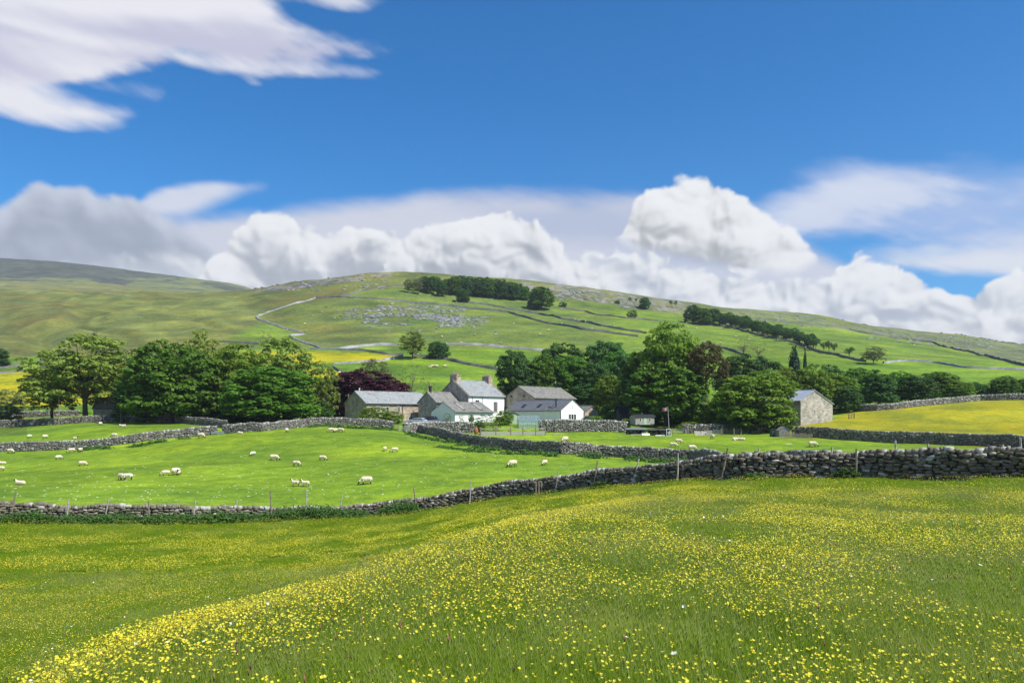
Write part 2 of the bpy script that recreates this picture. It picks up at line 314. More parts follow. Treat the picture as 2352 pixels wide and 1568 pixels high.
_a, _b = _sec[:-1], _sec[1:]
with np.errstate(divide='ignore', invalid='ignore'):
    TM[1:-1] = np.where(_a * _b > 0, 2 * _a * _b / (_a + _b), 0)
TM[-1] = _sec[-1]
def H(x, y):
    """ground height at x, y (arrays)"""
    x = np.atleast_1d(np.asarray(x, float)); y = np.atleast_1d(np.asarray(y, float))
    px = CX + FPX * x / np.maximum(y, 3.0)
    f = np.clip((px - PXG[0]) / 8.0, 0, len(PXG) - 1.001); i = f.astype(int); f = f - i
    Dc = TD[:, i] * (1 - f) + TD[:, i + 1] * f
    yy = np.clip(y, Dc[0], Dc[-1] - 1e-3)
    s = np.clip((Dc <= yy).sum(0) - 1, 0, NL - 2); n = np.arange(len(x))
    g = lambda T, k: T[k, i] * (1 - f) + T[k, i + 1] * f
    d0, d1, z0, z1, m0, m1 = Dc[s, n], Dc[s + 1, n], g(TZ, s), g(TZ, s + 1), g(TM, s), g(TM, s + 1)
    h = d1 - d0; t = (yy - d0) / h
    z = z0*(1 + 2*t)*(1 - t)**2 + m0*h*t*(1 - t)**2 + z1*t*t*(3 - 2*t) + m1*h*t*t*(t - 1)
    w1 = np.clip((y - 62) / 15, 0, 1) * np.clip((168 - y) / 15, 0, 1)
    z = z + w1 * (0.55 * fbm(x / 22, y / 9, 1, 3) + 0.16 * vn(x / 5, y / 3, 5) + 0.05 * vn(x / 1.6, y / 1.1, 6))
    w0 = np.clip((y - 2) / 6, 0, 1) * np.clip((60 - y) / 15, 0, 1)
    z = z + w0 * 0.12 * fbm(x / 3.5, y / 3.5, 9, 3)
    w2 = np.clip((y - 330) / 200, 0, 1)
    z = z + w2 * 3.0 * fbm(x / 60, y / 45, 13, 4)
    w3 = w2 * np.clip((900 - px) / 500, 0, 1) * np.clip((1000 - y) / 200, 0, 1)
    q = x * 0.55 + y * 0.42 + 25 * fbm(x / 90, y / 90, 21, 2)
    z = z + w3 * (5.5 * np.abs(vn(q / 26, x / 300, 23)) * 2 + 2.6 * vn(q / 9, x / 60, 27) + 0.8 * vn(q / 3.5, x / 22, 29))
    return z
def hit(px, row, dmin=3.0, dmax=3500.0):
    """the point of the ground seen in that direction"""
    d = np.geomspace(dmin, dmax, 1400); x = (px - CX) / FPX * d; zr = EYE + (HR - row) / FPX * d
    g = H(x, d) - zr; k = np.where(g >= 0)[0]
    if len(k) == 0: j = int(np.argmax(g / d)); return Vector((x[j], d[j], H(x[j], d[j])[0]))
    k = k[0]
    if k == 0: dd = d[0]
    else: t = -g[k-1] / (g[k] - g[k-1]); dd = d[k-1] + (d[k] - d[k-1]) * t
    xx = (px - CX) / FPX * dd; return Vector((xx, dd, float(H(xx, dd)[0])))
def at(px, d):
    x = (px - CX) / FPX * d; return Vector((x, d, float(H(x, d)[0])))
def zrow(row, d): return EYE + (HR - row) / FPX * d
# ------------------------------------------------------------------ materials
def new_mat(name):
    m = bpy.data.materials.new(name); m.use_nodes = True; nt = m.node_tree; nt.nodes.clear(); E.T = nt
    o = nt.nodes.new('ShaderNodeOutputMaterial'); return m, nt, o
def attr(name, out='Color'):
    n = E.T.nodes.new('ShaderNodeAttribute'); n.attribute_name = name; return E(n.outputs[out])
def objc():
    n = E.T.nodes.new('ShaderNodeTexCoord'); return E(n.outputs['Object'])
def wpos():
    n = E.T.nodes.new('ShaderNodeNewGeometry'); return E(n.outputs['Position'])
def obrnd():
    n = E.T.nodes.new('ShaderNodeObjectInfo'); return E(n.outputs['Random'])
def bump(h, strength=0.5, dist=0.05):
    n = E.T.nodes.new('ShaderNodeBump'); put(n.inputs['Height'], h); n.inputs['Strength'].default_value = strength; n.inputs['Distance'].default_value = dist
    return E(n.outputs[0])
def finish(nt, o, colr, rough=0.8, nrm=None, spec=0.25, trans=0.0, metal=0.0, alpha=None):
    p = nt.nodes.new('ShaderNodeBsdfPrincipled'); put(p.inputs['Base Color'], colr); put(p.inputs['Roughness'], rough)
    p.inputs['Specular IOR Level'].default_value = spec; p.inputs['Metallic'].default_value = metal
    if nrm is not None: put(p.inputs['Normal'], nrm)
    if alpha is not None: put(p.inputs['Alpha'], alpha)
    s_ = p.outputs[0]
    if trans:
        t = nt.nodes.new('ShaderNodeBsdfTranslucent'); put(t.inputs[0], colr); x = nt.nodes.new('ShaderNodeMixShader'); x.inputs[0].default_value = trans
        nt.links.new(s_, x.inputs[1]); nt.links.new(t.outputs[0], x.inputs[2]); s_ = x.outputs[0]
    nt.links.new(s_, o.inputs[0])
def plain(name, colr, rough=0.7, var=0.15, scale=3.0, spec=0.25, metal=0.0, bmp=0.0):
    m, nt, o = new_mat(name); p = objc(); n = noise(p, scale, 5.0, 0.6)
    a = tuple(x * (1 - var) for x in colr); b = tuple(min(1, x * (1 + var)) for x in colr)
    finish(nt, o, mix(smooth(n, 0.3, 0.7), a, b), rough, bump(n, bmp, 0.05) if bmp else None, spec, metal=metal); return m
def stone_mat(name, dark, light, lichen=(0.52, 0.52, 0.47), scale=6.0):
    """loose stones: the attribute 'tone' gives each stone its own colour"""
    m, nt, o = new_mat(name); p = objc(); t = attr('tone', 'Fac'); n = noise(p, scale, 6.0, 0.65); n2 = noise(p, scale * 0.35, 4.0)
    c = mix(t, dark, light); c = mix(smooth(n2, 0.35, 0.75) * 0.5, c, tuple(x * y for x, y in zip(light, (0.95, 1.0, 0.72))))
    c = mix(smooth(n, 0.58, 0.70) * 0.55, c, lichen); c = mix(smooth(t, 0.90, 0.97) * 0.7, c, lichen)
    finish(nt, o, c, 0.92, bump(n, 0.6, 0.03), 0.15); return m
M = {}
M['stone'] = stone_mat('drystone', (0.06, 0.052, 0.042), (0.275, 0.24, 0.195))
M['stone_far'] = stone_mat('field_wall_stone', (0.08, 0.076, 0.072), (0.275, 0.26, 0.24), scale=3.0)
M['lime'] = stone_mat('limestone', (0.16, 0.16, 0.18), (0.34, 0.34, 0.36), (0.42, 0.42, 0.43), scale=1.5)
def far_wall_mat(name, a, b):
    m, nt, o = new_mat(name); p = wpos(); v = vor(vec(*[q * k for q, k in zip(sep(p), (1, 1, 2.2))]), 2.6, 'F1', 'Color'); n = noise(p, 0.12, 4.0); g = noise(p, 3.0, 5.0, 0.7)
    c = mix(sep(v)[0], a, b); c = mix(smooth(n, 0.4, 0.65), c, mix(0.5, c, tuple(x * 1.5 for x in b)))
    finish(nt, o, c, 0.95, bump(g, 0.8, 0.2), 0.1); return m
M['hillwall'] = far_wall_mat('hill_wall_dark', (0.06, 0.063, 0.058), (0.16, 0.16, 0.145))
M['hillwall_pale'] = far_wall_mat('hill_wall_pale', (0.13, 0.13, 0.13), (0.34, 0.34, 0.335))

def leaf_mat(name, a, b, trans=0.40, bright=0.35):
    m, nt, o = new_mat(name); p = objc(); n = noise(p, 0.5 if bright < 1 else 3.0, 3.0); t = attr('tone', 'Fac'); r = obrnd()
    c = mix(m_('ADD', t * 0.6, n * 0.5, clamp=True), a, b)
    hs = nt.nodes.new('ShaderNodeHueSaturation'); put(hs.inputs['Hue'], lin(r, 0, 1, 0.488, 0.512)); put(hs.inputs['Value'], lin(r, 0, 1, 0.85, 1.18)); put(hs.inputs['Color'], c)
    finish(nt, o, E(hs.outputs[0]), 0.6, None, 0.3, trans); return m
M['syc'] = leaf_mat('sycamore_leaves', (0.038, 0.115, 0.010), (0.160, 0.320, 0.020))
M['bright'] = leaf_mat('bright_leaves', (0.085, 0.175, 0.012), (0.240, 0.370, 0.028))
M['ash'] = leaf_mat('ash_leaves', (0.150, 0.220, 0.030), (0.330, 0.410, 0.065))
M['olive'] = leaf_mat('olive_leaves', (0.115, 0.155, 0.050), (0.225, 0.270, 0.095))
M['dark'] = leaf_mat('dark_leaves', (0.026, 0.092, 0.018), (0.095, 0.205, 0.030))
M['spruce'] = leaf_mat('spruce_needles', (0.008, 0.036, 0.018), (0.026, 0.075, 0.034), 0.1)
M['copper'] = leaf_mat('copper_leaves', (0.026, 0.005, 0.014), (0.075, 0.010, 0.030), 0.2)
M['brown'] = leaf_mat('brown_pine_leaves', (0.075, 0.080, 0.016), (0.150, 0.120, 0.034))
M['nettle'] = leaf_mat('nettle_leaves', (0.035, 0.095, 0.014), (0.100, 0.200, 0.030))
M['bark'] = plain('bark', (0.10, 0.085, 0.065), 0.9, 0.4, 1.5, bmp=0.6)
M['bark_pale'] = plain('pale_bark', (0.18, 0.15, 0.12), 0.9, 0.3, 1.5, bmp=0.6)

# ------------------------------------------------------------------ ground
FIELD = {   # land cover, written down where it shows: polygon, distance range, colour, buttercups, rock
}
def inpoly(px, py, poly):
    r = np.zeros(px.shape, bool); n = len(poly)
    for i in range(n):
        x1, y1 = poly[i]; x2, y2 = poly[(i + 1) % n]
        if y1 == y2: continue
        c_ = ((y1 > py) != (y2 > py)) & (px < (x2 - x1) * (py - y1) / (y2 - y1) + x1); r ^= c_
    return r
W1P = np.array(WALL1); wall1_d = lambda px: np.interp(px, W1P[:, 0], W1P[:, 2])
def make_ground():
    uy = np.concatenate([np.linspace(-30, -8, 8), np.linspace(-6.5, 2, 12), np.geomspace(2.5, 2650, 610)])
    u = np.concatenate([np.linspace(-3.2, -0.78, 50)[:-1], np.linspace(-0.78, 0.78, 820), np.linspace(0.78, 3.2, 50)[1:]])
    Y, U = np.meshgrid(uy, u, indexing='ij'); X = U * (np.maximum(Y, 0) + 6.0 * np.exp(-np.maximum(Y, 0) / 8.0) + np.where(Y < 0, -Y * 0.3, 0))
    Z = np.zeros(X.shape)
    for r in range(0, len(uy), 40):
        Z[r:r+40] = H(X[r:r+40].ravel(), Y[r:r+40].ravel()).reshape(X[r:r+40].shape)
    nr, nc = X.shape; idx = np.arange(nr * nc).reshape(nr, nc)
    F = np.stack([idx[:-1, :-1], idx[:-1, 1:], idx[1:, 1:], idx[1:, :-1]], -1).reshape(-1, 4)
    x, y, z = X.ravel(), Y.ravel(), Z.ravel()
    px = CX + FPX * x / np.maximum(y, 1.0); row = HR - FPX * (z - EYE) / np.maximum(y, 1.0)
    n1, n2 = fbm(x / 14, y / 14, 40, 4), fbm(x / 60, y / 60, 44, 4)
    px_, row_ = px + 8 * n2, row + 2.0 * n1
    N = len(x); C_ = np.zeros((N, 3)); B = np.zeros(N); Rk = np.zeros(N); G = np.zeros(N)
    def paint(mask, colr, b=0.0, rk=0.0, g=0.0):
        C_[mask] = colr; B[mask] = b; Rk[mask] = rk; G[mask] = g
    lush, mid, hill, moor = (0.215, 0.325, 0.024), (0.165, 0.245, 0.036), (0.165, 0.225, 0.048), (0.172, 0.195, 0.056)
    paint(y > -99, lush)
    near = y < wall1_d(px) + 0.2; paint(near, (0.15, 0.24, 0.014), g=1.0)
    # valley floor around the farm and the fields behind it
    paint((y > 172) & (y < 400), (0.165, 0.27, 0.028))
    paint((y > 172) & (y < 400) & (px < 60), (0.13, 0.20, 0.03))
    paint((y > 195) & (y < 260) & (px > 1850), (0.215, 0.33, 0.030))
    # buttercup fields
    yel = (0.27, 0.30, 0.020)
    for pl, d0, d1 in (([(1785, 1001), (1800, 992), (1839, 975), (1916, 962), (1960, 944), (2050, 938), (2150, 928), (2250, 919), (2352, 917), (2800, 905), (2900, 1060), (2352, 1031), (2000, 1013), (1826, 1003)], 114, 215),
                       ([(-400, 860), (0, 858), (60, 853), (300, 835), (300, 925), (0, 935), (-400, 940)], 255, 420),
                       ([(-400, 970), (0, 962), (180, 958), (180, 965), (0, 968), (-400, 974)], 190, 230),
                       ([(560, 806), (715, 806), (880, 812), (920, 818), (870, 832), (560, 838)], 250, 480),
                       ([(600, 840), (690, 838), (760, 850), (800, 870), (770, 925), (520, 925)], 200, 420)):
        paint(inpoly(px_, row_, pl) & (y > d0) & (y < d1), (0.26, 0.28, 0.025) if d0 == 114 else yel, b=0.55 if d0 == 114 else 0.95)
    # hill
    H0 = (y > 405) | ((y > 330) & (row < 800))
    paint(H0, hill); paint(H0 & (px_ > 1400) & (row > 700), mid)
    pm = [(-900, 300), (2400, 300), (2400, 800), (2352, 797), (2200, 778), (2100, 766), (1950, 745), (1800, 722), (1650, 722), (1500, 700), (1343, 690), (1200, 668), (1020, 655), (930, 657), (720, 683), (640, 705), (590, 725), (597, 740), (560, 760), (590, 790), (300, 812), (120, 826), (0, 838), (-900, 870)]
    paint(H0 & inpoly(px_, row_, pm), moor)
    paint(H0 & inpoly(px_, row_, [(590, 745), (640, 745), (680, 772), (700, 800), (560, 800), (500, 786), (560, 760)]), (0.165, 0.245, 0.036))
    paint(H0 & inpoly(px_, row_, [(590, 735), (640, 705), (720, 686), (860, 690), (960, 700), (900, 790), (730, 800), (690, 770)]), (0.165, 0.205, 0.050))
    paint(H0 & inpoly(px_, row_, [(0, 843), (110, 832), (230, 812), (240, 835), (60, 850), (0, 856)]), mid)
    # scree and scars near the ridge
    paint(H0 & inpoly(px_, row_, [(560, 674), (640, 655), (760, 640), (900, 626), (900, 634), (760, 652), (640, 668)]), (0.19, 0.185, 0.12), rk=0.35)
    paint(H0 & inpoly(px_, row_, [(1195, 646), (1350, 660), (1600, 700), (1600, 722), (1480, 712), (1360, 694), (1210, 676)]), (0.17, 0.18, 0.085), rk=0.35)
    paint(H0 & inpoly(px_, row_, [(1650, 705), (1800, 714), (1990, 748), (2110, 758), (2352, 792), (2352, 840), (2190, 800), (2060, 774), (1950, 760), (1820, 745), (1700, 732)]), (0.165, 0.195, 0.075), rk=0.22)
    paint((y > 830) & (y < 1600), (0.21, 0.215, 0.085)); paint((y > 830) & (y < 1250) & (row > 660) & (n2 > 0.05), (0.17, 0.20, 0.06))
    paint(y >= 1560, (0.105, 0.115, 0.095)); paint((y >= 1560) & (row > 638) & (n2 > 0.0), (0.17, 0.19, 0.09))
    # darker and paler sweeps of the moor follow its folds
    k = (y > 330) & (y < 1000)
    q = x * 0.55 + y * 0.42 + 25 * fbm(x / 90, y / 90, 21, 2)
    sw = vn(q / 13, x / 150, 61) + 0.6 * vn(q / 5, x / 50, 63)
    f = np.where(k & (px < 900), 1 + 0.55 * sw, 1.0) * (1 + 0.25 * n1 + 0.22 * n2)
    C_ *= f[:, None]
    warm = (k & (px < 900))[:, None] * np.clip(n2 * 1.6, 0, 0.6)[:, None]
    C_[:] = C_ * (1 - warm) + warm * np.array((0.15, 0.125, 0.045))
    m, nt, o = new_mat('ground')
    p = wpos(); col = attr('col'); mk = sep(attr('mask')); bc, rk, hay = mk
    n1_ = noise(p, 0.45, 6.0, 0.62); n2_ = noise(p, 4.0, 5.0, 0.7); n3_ = noise(vec(*[a * b for a, b in zip(sep(p), (0.5, 1.0, 1.0))]), 0.06, 5.0, 0.6)
    c = mix(1.0, col, mix(smooth(n1_, 0.3, 0.7), (0.70, 0.78, 0.8), (1.25, 1.18, 1.1)), 'MULTIPLY')
    c = mix(1.0, c, mix(smooth(n2_, 0.3, 0.7), (0.70, 0.72, 0.8), (1.25, 1.22, 1.1)), 'MULTIPLY')
    c = mix(1.0, c, mix(smooth(n3_, 0.35, 0.68), (0.74, 0.80, 0.95), (1.2, 1.13, 0.95)), 'MULTIPLY')
    n4_ = noise(vec(*[a * b for a, b in zip(sep(p), (1.0, 0.8, 2.0))]), 0.028, 9.0, 0.72); c = mix(1.0, c, mix(smooth(n4_, 0.36, 0.64), (0.76, 0.82, 0.92), (1.18, 1.14, 1.0)), 'MULTIPLY')
    sp = noise(p, 2.6, 4.0, 0.8); big = noise(p, 0.09, 5.0, 0.6)
    yl = smooth(sp + (big - 0.5) * 0.7, 0.40, 0.62)
    c = mix(bc * yl * 0.80, c, (0.56, 0.43, 0.006))
    rn = noise(p, 0.16, 7.0, 0.68); rf = smooth(rn + rk * 0.16, 0.56, 0.64)
    c = mix(rf * smooth(rk, 0.1, 0.3), c, mix(smooth(n2_, 0.3, 0.7), (0.16, 0.155, 0.16), (0.33, 0.31, 0.32)))
    finish(nt, o, c, 0.95, bump(n2_ * 0.4 + n1_ * 1.2, 0.75, 0.35), 0.1)
    me = np_mesh('ground', np.column_stack([x, y, z]), F, [m], None, True, {'col': C_, 'mask': np.column_stack([B, Rk, G])})
    g = link('ground', me); g['kind'] = 'structure'; return g
make_ground()

# ------------------------------------------------------------------ drystone walls
_c = np.array([(a, b, c) for a in (-1, 0, 1) for b in (-1, 0, 1) for c in (-1, 0, 1) if (a, b, c) != (0, 0, 0)], float)
def _sph26():
    bm = bmesh.new(); bmesh.ops.create_cube(bm, size=2.0); bmesh.ops.subdivide_edges(bm, edges=bm.edges[:], cuts=1, use_grid_fill=True)
    v = np.array([p.co[:] for p in bm.verts]); f = np.array([[q.index for q in g.verts] for g in bm.faces]); bm.free()
    r = np.linalg.norm(v, axis=1, keepdims=True); return v / r * (0.60 * r + 0.40), f
ROCK26 = _sph26()
CUBE8 = (np.array([(x, y, z) for z in (-1, 1) for y in (-1, 1) for x in (-1, 1)], float) * 0.9, np.array([(0, 2, 3, 1), (4, 5, 7, 6), (0, 1, 5, 4), (1, 3, 7, 5), (3, 2, 6, 7), (2, 0, 4, 6)]))
def stones(pos, size, rot, tmpl, jit=0.12):
    """many stones at once: centres, half sizes, 3x3 rotations"""
    tv, tf = tmpl; n = len(pos)
    v = tv[None] * (1 + rng.uniform(-jit, jit, (n, len(tv), 3))) * size[:, None, :]
    v = np.einsum('nij,nkj->nki', rot, v) + pos[:, None, :]
    return v.reshape(-1, 3), (tf[None] + (np.arange(n) * len(tv))[:, None, None]).reshape(-1, 4)
def rots(yaw, tilt):
    n = len(yaw); c_, s_ = np.cos(yaw), np.sin(yaw); a = rng.normal(0, tilt, n); b = rng.normal(0, tilt, n)
    Rz = np.zeros((n, 3, 3)); Rz[:, 0, 0] = c_; Rz[:, 0, 1] = -s_; Rz[:, 1, 0] = s_; Rz[:, 1, 1] = c_; Rz[:, 2, 2] = 1
    Ry = np.zeros((n, 3, 3)); Ry[:, 0, 0] = np.cos(a); Ry[:, 0, 2] = np.sin(a); Ry[:, 2, 0] = -np.sin(a); Ry[:, 2, 2] = np.cos(a); Ry[:, 1, 1] = 1
    Rx = np.zeros((n, 3, 3)); Rx[:, 1, 1] = np.cos(b); Rx[:, 1, 2] = -np.sin(b); Rx[:, 2, 1] = np.sin(b); Rx[:, 2, 2] = np.cos(b); Rx[:, 0, 0] = 1
    return Rz @ Ry @ Rx
def resample(P, step):
    P = np.array(P, float); s = np.concatenate([[0], np.cumsum(np.hypot(*np.diff(P[:, :2], axis=0).T))]); n = max(2, int(s[-1] / step) + 1)
    t = np.linspace(0, s[-1], n); Q = np.column_stack([np.interp(t, s, P[:, i]) for i in range(P.shape[1])])
    if n > 7:
        k = np.hanning(7); k /= k.sum()
        for i in range(P.shape[1]): Q[3:-3, i] = np.convolve(Q[:, i], k, 'valid')
    return Q, t
def stone_wall(name, label, pts, sw=0.28, sh=0.14, th=0.5, mat='stone', tmpl=ROCK26, group='drystone walls', tone=(0.5, 0.25), ragged=0.12, name_='drystone_wall', depth_stones=1):
    """pts: x, y, height along the foot of the wall; every stone is modelled, backed by a rubble core"""
    Q, s = resample(pts, sw * 0.5); L = s[-1]; Vs, Fs, Ts = [], [], []; nb = 0
    tx = np.gradient(Q[:, 0]); ty = np.gradient(Q[:, 1]); l = np.hypot(tx, ty); tx, ty = tx / l, ty / l
    g = H(Q[:, 0], Q[:, 1]); hv = Q[:, 2] + ragged * 1.6 * vn(s / 5.0, s * 0, 71) + ragged * vn(s / 1.3, s * 0, 73)
    hmax = hv.max(); nrow = int(hmax / sh) + 1
    P, Z, Y, T = [], [], [], []
    for k in range(nrow):
        zc = (k + 0.5) * sh; w = sw * (1.25 - 0.35 * k / nrow); t = np.arange(rng.uniform(0, w), L, w); t = t + rng.uniform(-0.25, 0.25, len(t)) * w
        hh = np.interp(t, s, hv); t = t[hh > zc + sh * 0.2]; n = len(t)
        if n == 0: continue
        for side in (-1, 1):
            offy = side * (th * 0.5 * (1 - 0.30 * zc / hmax)) + rng.normal(0, 0.018, n)
            X_, Y_, g_ = np.interp(t, s, Q[:, 0]), np.interp(t, s, Q[:, 1]), np.interp(t, s, g); ux, uy = np.interp(t, s, tx), np.interp(t, s, ty)
            P.append(np.column_stack([X_ - uy * offy, Y_ + ux * offy, g_ + zc + rng.normal(0, sh * 0.20, n)]))
            Z.append(np.column_stack([w * rng.uniform(0.38, 0.62, n), np.full(n, th * 0.22) * rng.uniform(0.8, 1.2, n), sh * rng.uniform(0.38, 0.66, n)]))
            Y.append(np.arctan2(uy, ux) + rng.normal(0, 0.12, n)); T.append(np.clip(rng.normal(tone[0], tone[1], n), 0, 1))
    # coping stones set on edge
    t = np.arange(0, L, sw * 0.55); n = len(t); t = np.clip(t + rng.uniform(-0.3, 0.3, n) * sw * 0.5, 0, L)
    X_, Y_, g_ = np.interp(t, s, Q[:, 0]), np.interp(t, s, Q[:, 1]), np.interp(t, s, g); ux, uy = np.interp(t, s, tx), np.interp(t, s, ty)
    P.append(np.column_stack([X_, Y_, g_ + np.interp(t, s, hv) + sh * 0.5])); Z.append(np.column_stack([sw * rng.uniform(0.22, 0.5, n), th * rng.uniform(0.28, 0.42, n), sh * rng.uniform(0.6, 1.25, n)]))
    Y.append(np.arctan2(uy, ux) + rng.normal(0, 0.3, n)); T.append(np.clip(rng.normal(tone[0] + 0.25, tone[1], n), 0, 1))
    P, Z, Y, T = np.concatenate(P), np.concatenate(Z), np.concatenate(Y), np.concatenate(T)
    V, F = stones(P, Z, rots(Y, 0.15), tmpl); TT = np.repeat(T, len(tmpl[0]))
    # core
    i = np.arange(0, len(s), 2); Qc, tx_, ty_, gc, hc = Q[i], tx[i], ty[i], g[i], hv[i]; cv = []
    for side, top in ((-1, 0), (-1, 1), (1, 1), (1, 0)):
        o_ = side * th * (0.22 if top else 0.40); cv.append(np.column_stack([Qc[:, 0] - ty_ * o_, Qc[:, 1] + tx_ * o_, gc + (hc * 0.96 if top else -0.4)]))
    m_c = len(i); cv = np.concatenate(cv); a = np.arange(m_c - 1); CF = np.concatenate([np.column_stack([a + k * m_c, a + 1 + k * m_c, a + 1 + (k + 1) * m_c, a + (k + 1) * m_c]) for k in range(3)])
    V2 = np.concatenate([V, cv]); F2 = np.concatenate([F, CF + len(V)]); T2 = np.concatenate([TT, np.zeros(len(cv))])
    o = link(name_, np_mesh(name_, V2, F2, [M[mat]], None, False, {'tone': T2})); tag(o, label, 'drystone wall', group, 'thing'); return o
def wpts(lst, h, dmin=62): return [(*hit(px, row, dmin)[:2], h) for px, row in lst]
# wall at the near edge of the pasture
stone_wall('near', 'long dark drystone wall with big rounded stones between flower meadow and sheep pasture', [((px - CX) / FPX * d, d, h) for px, row, d, h in WALL1 if -500 < px < 2900], sw=0.36, sh=0.165, th=0.62, ragged=0.24, tone=(0.42, 0.33))
# its offshoot seen over the top, and the walls further off
stone_wall('mid', 'drystone wall curving from the garden across the pasture down to the near wall', [(*hit(p, r, 80)[:2], 1.4) for p, r in ((925, 990), (960, 993), (1000, 1000), (1061, 1017), (1110, 1026), (1180, 1034), (1290, 1042), (1380, 1046), (1448, 1052), (1590, 1059))] + [(at(1700, 72).x, 72, 1.25), (at(1790, 60).x, 60, 1.3), (at(1870, 53).x, 53, 1.3), (at(1945, 46.5).x, 46.5, 1.2)],
           sw=0.36, sh=0.19, th=0.55, mat='stone_far', tone=(0.42, 0.3), ragged=0.2)
stone_wall('left', 'drystone wall rising across the pasture from the lower left to the white trough', wpts([(-150, 1040), (0, 1037), (100, 1034), (200, 1029), (300, 1018), (430, 1003), (500, 997)], 1.35, 100), sw=0.42, sh=0.22, th=0.55, mat='stone_far', tmpl=ROCK26, tone=(0.5, 0.3), ragged=0.2)
stone_wall('left2', 'drystone wall from the white trough to the long stone barn', wpts([(512, 996), (600, 990), (700, 979), (780, 975), (850, 978), (905, 984)], 1.35, 100), sw=0.42, sh=0.22, th=0.55, mat='stone_far', tmpl=ROCK26, tone=(0.5, 0.3), ragged=0.2)
stone_wall('left3', 'drystone wall behind the small far-left field, under the sycamores', wpts([(-150, 984), (0, 981), (120, 975), (250, 969), (400, 970), (440, 974), (520, 983)], 1.4, 100), sw=0.42, sh=0.22, th=0.55, mat='stone_far', tmpl=CUBE8, tone=(0.4, 0.3))
stone_wall('left4', 'short pale drystone wall left of the ruined stone shed', wpts([(-100, 963), (0, 960), (90, 957), (182, 954)], 1.3, 190), sw=0.5, sh=0.25, th=0.55, mat='stone_far', tmpl=CUBE8, tone=(0.5, 0.3))
stone_wall('garden_a', 'tall brownish garden wall in front of the greenhouse and shepherd hut', [(at(p, 167).x, 167, h) for p, h in ((1238, 2.2), (1290, 2.3), (1350, 2.2), (1400, 2.1), (1440, 1.9))], sw=0.42, sh=0.24, th=0.6, mat='stone_far', tmpl=ROCK26, tone=(0.6, 0.3))
stone_wall('garden_b', 'garden wall in front of the white cottage, beside the terracotta pot', [(at(p, d).x, d, h) for p, d, h in ((928, 160, 1.5), (960, 165, 1.9), (1000, 166.5, 2.1), (1050, 167, 2.1), (1088, 167, 1.8))], sw=0.42, sh=0.24, th=0.6, mat='stone_far', tmpl=ROCK26, tone=(0.6, 0.3))
stone_wall('yard', 'low dark wall behind the heap of pallets under the bright sycamore', [(at(p, 168).x, 168, h) for p, h in ((1568, 1.5), (1640, 1.5), (1700, 1.5), (1775, 1.5))], sw=0.5, sh=0.26, th=0.6, mat='stone_far', tmpl=CUBE8, tone=(0.4, 0.3))
stone_wall('right', 'purple-grey drystone wall between sheep field and hillside of buttercups', [(*hit(p, r, 100)[:2], 1.65) for p, r in ((1826, 1004), (1900, 1007), (2000, 1014), (2100, 1018), (2200, 1022), (2352, 1031), (2600, 1045))], sw=0.40, sh=0.20, th=0.6, mat='stone_far', tone=(0.33, 0.3))
stone_wall('right2', 'pale drystone wall along the top of the right buttercup field', wpts([(1960, 945), (2010, 943), (2050, 940), (2100, 934), (2150, 929), (2250, 920), (2352, 918), (2600, 912)], 1.3, 150), sw=0.45, sh=0.22, th=0.55, mat='stone_far', tmpl=ROCK26, tone=(0.65, 0.3))

def hill_wall(label, pts, h=1.3, w=0.55, mat='hillwall', dmin=230):
    h *= 0.82
    P = [hit(px, row, dmin) for px, row in pts]; Q, s = resample([(p.x, p.y) for p in P], 1.5)
    g = H(Q[:, 0], Q[:, 1]); n = len(s); tx, ty = np.gradient(Q[:, 0]), np.gradient(Q[:, 1]); l = np.hypot(tx, ty) + 1e-6
    hh = h * (1 + 0.5 * vn(s / 4, s * 0, 81) + 0.3 * vn(s / 1.7, s * 0, 82)); V = []
    for side, top in ((-1, 0), (-1, 1), (1, 1), (1, 0)):
        o_ = side * w * (0.5 if top else 0.8); V.append(np.column_stack([Q[:, 0] - ty / l * o_, Q[:, 1] + tx / l * o_, g + (hh if top else -1.0)]))
    a = np.arange(n - 1); F = np.concatenate([np.column_stack([a + k * n, a + 1 + k * n, a + 1 + (k + 1) * n, a + (k + 1) * n]) for k in range(3)])
    o = link('field_wall', np_mesh('field_wall', np.concatenate(V), F, [M[mat]], None, False)); tag(o, label, 'drystone wall', 'field walls on the hill', 'thing'); return o
z5 = lambda l: [(525.2 + x * .34738, 583.6 + y * .34738) for x, y in l]
hill_wall('pale winding wall climbing the hill, bending like a hook below the left ridge', z5([(575,288),(540,305),(480,320),(400,340),(340,360),(280,380),(240,395),(200,408),(180,418),(200,435),(260,455),(330,480),(420,505),(500,525)]), 1.3, 0.5, 'hillwall_pale')
hill_wall('short zigzag of pale wall below the hook of the winding wall', z5([(500,530),(470,536),(400,540),(430,562),(480,580),(550,602),(620,630)]), 1.2, 0.5, 'hillwall_pale')
hill_wall('long dark wall running just above the limestone pavement', z5([(575,288),(800,290),(1000,300),(1250,325),(1500,350),(1850,385),(2000,430),(2150,465),(2340,500)]) + [(1375, 761), (1465, 774)], 1.6)
hill_wall('dark wall slanting up to the left end of the hilltop wood', z5([(700,288),(760,275),(870,250),(1000,220),(1160,210)]), 1.5)
hill_wall('dark wall below the hilltop wood that runs on towards the tallest tree', z5([(1480,312),(1700,335),(1850,365),(2050,395),(2200,430),(2340,450)]) + [(1375, 748), (1484, 766)], 1.6)
hill_wall('pale wall at the foot of the hill, left of the two lone trees', z5([(700,633),(780,622),(880,610),(1050,600),(1120,605)]), 1.4, 0.7, 'hillwall_pale')
hill_wall('pale wall at the foot of the hill, ending behind the woods beside the farm', z5([(1440,595),(1700,605),(1900,625),(2100,640)]), 1.4, 0.7, 'hillwall_pale')
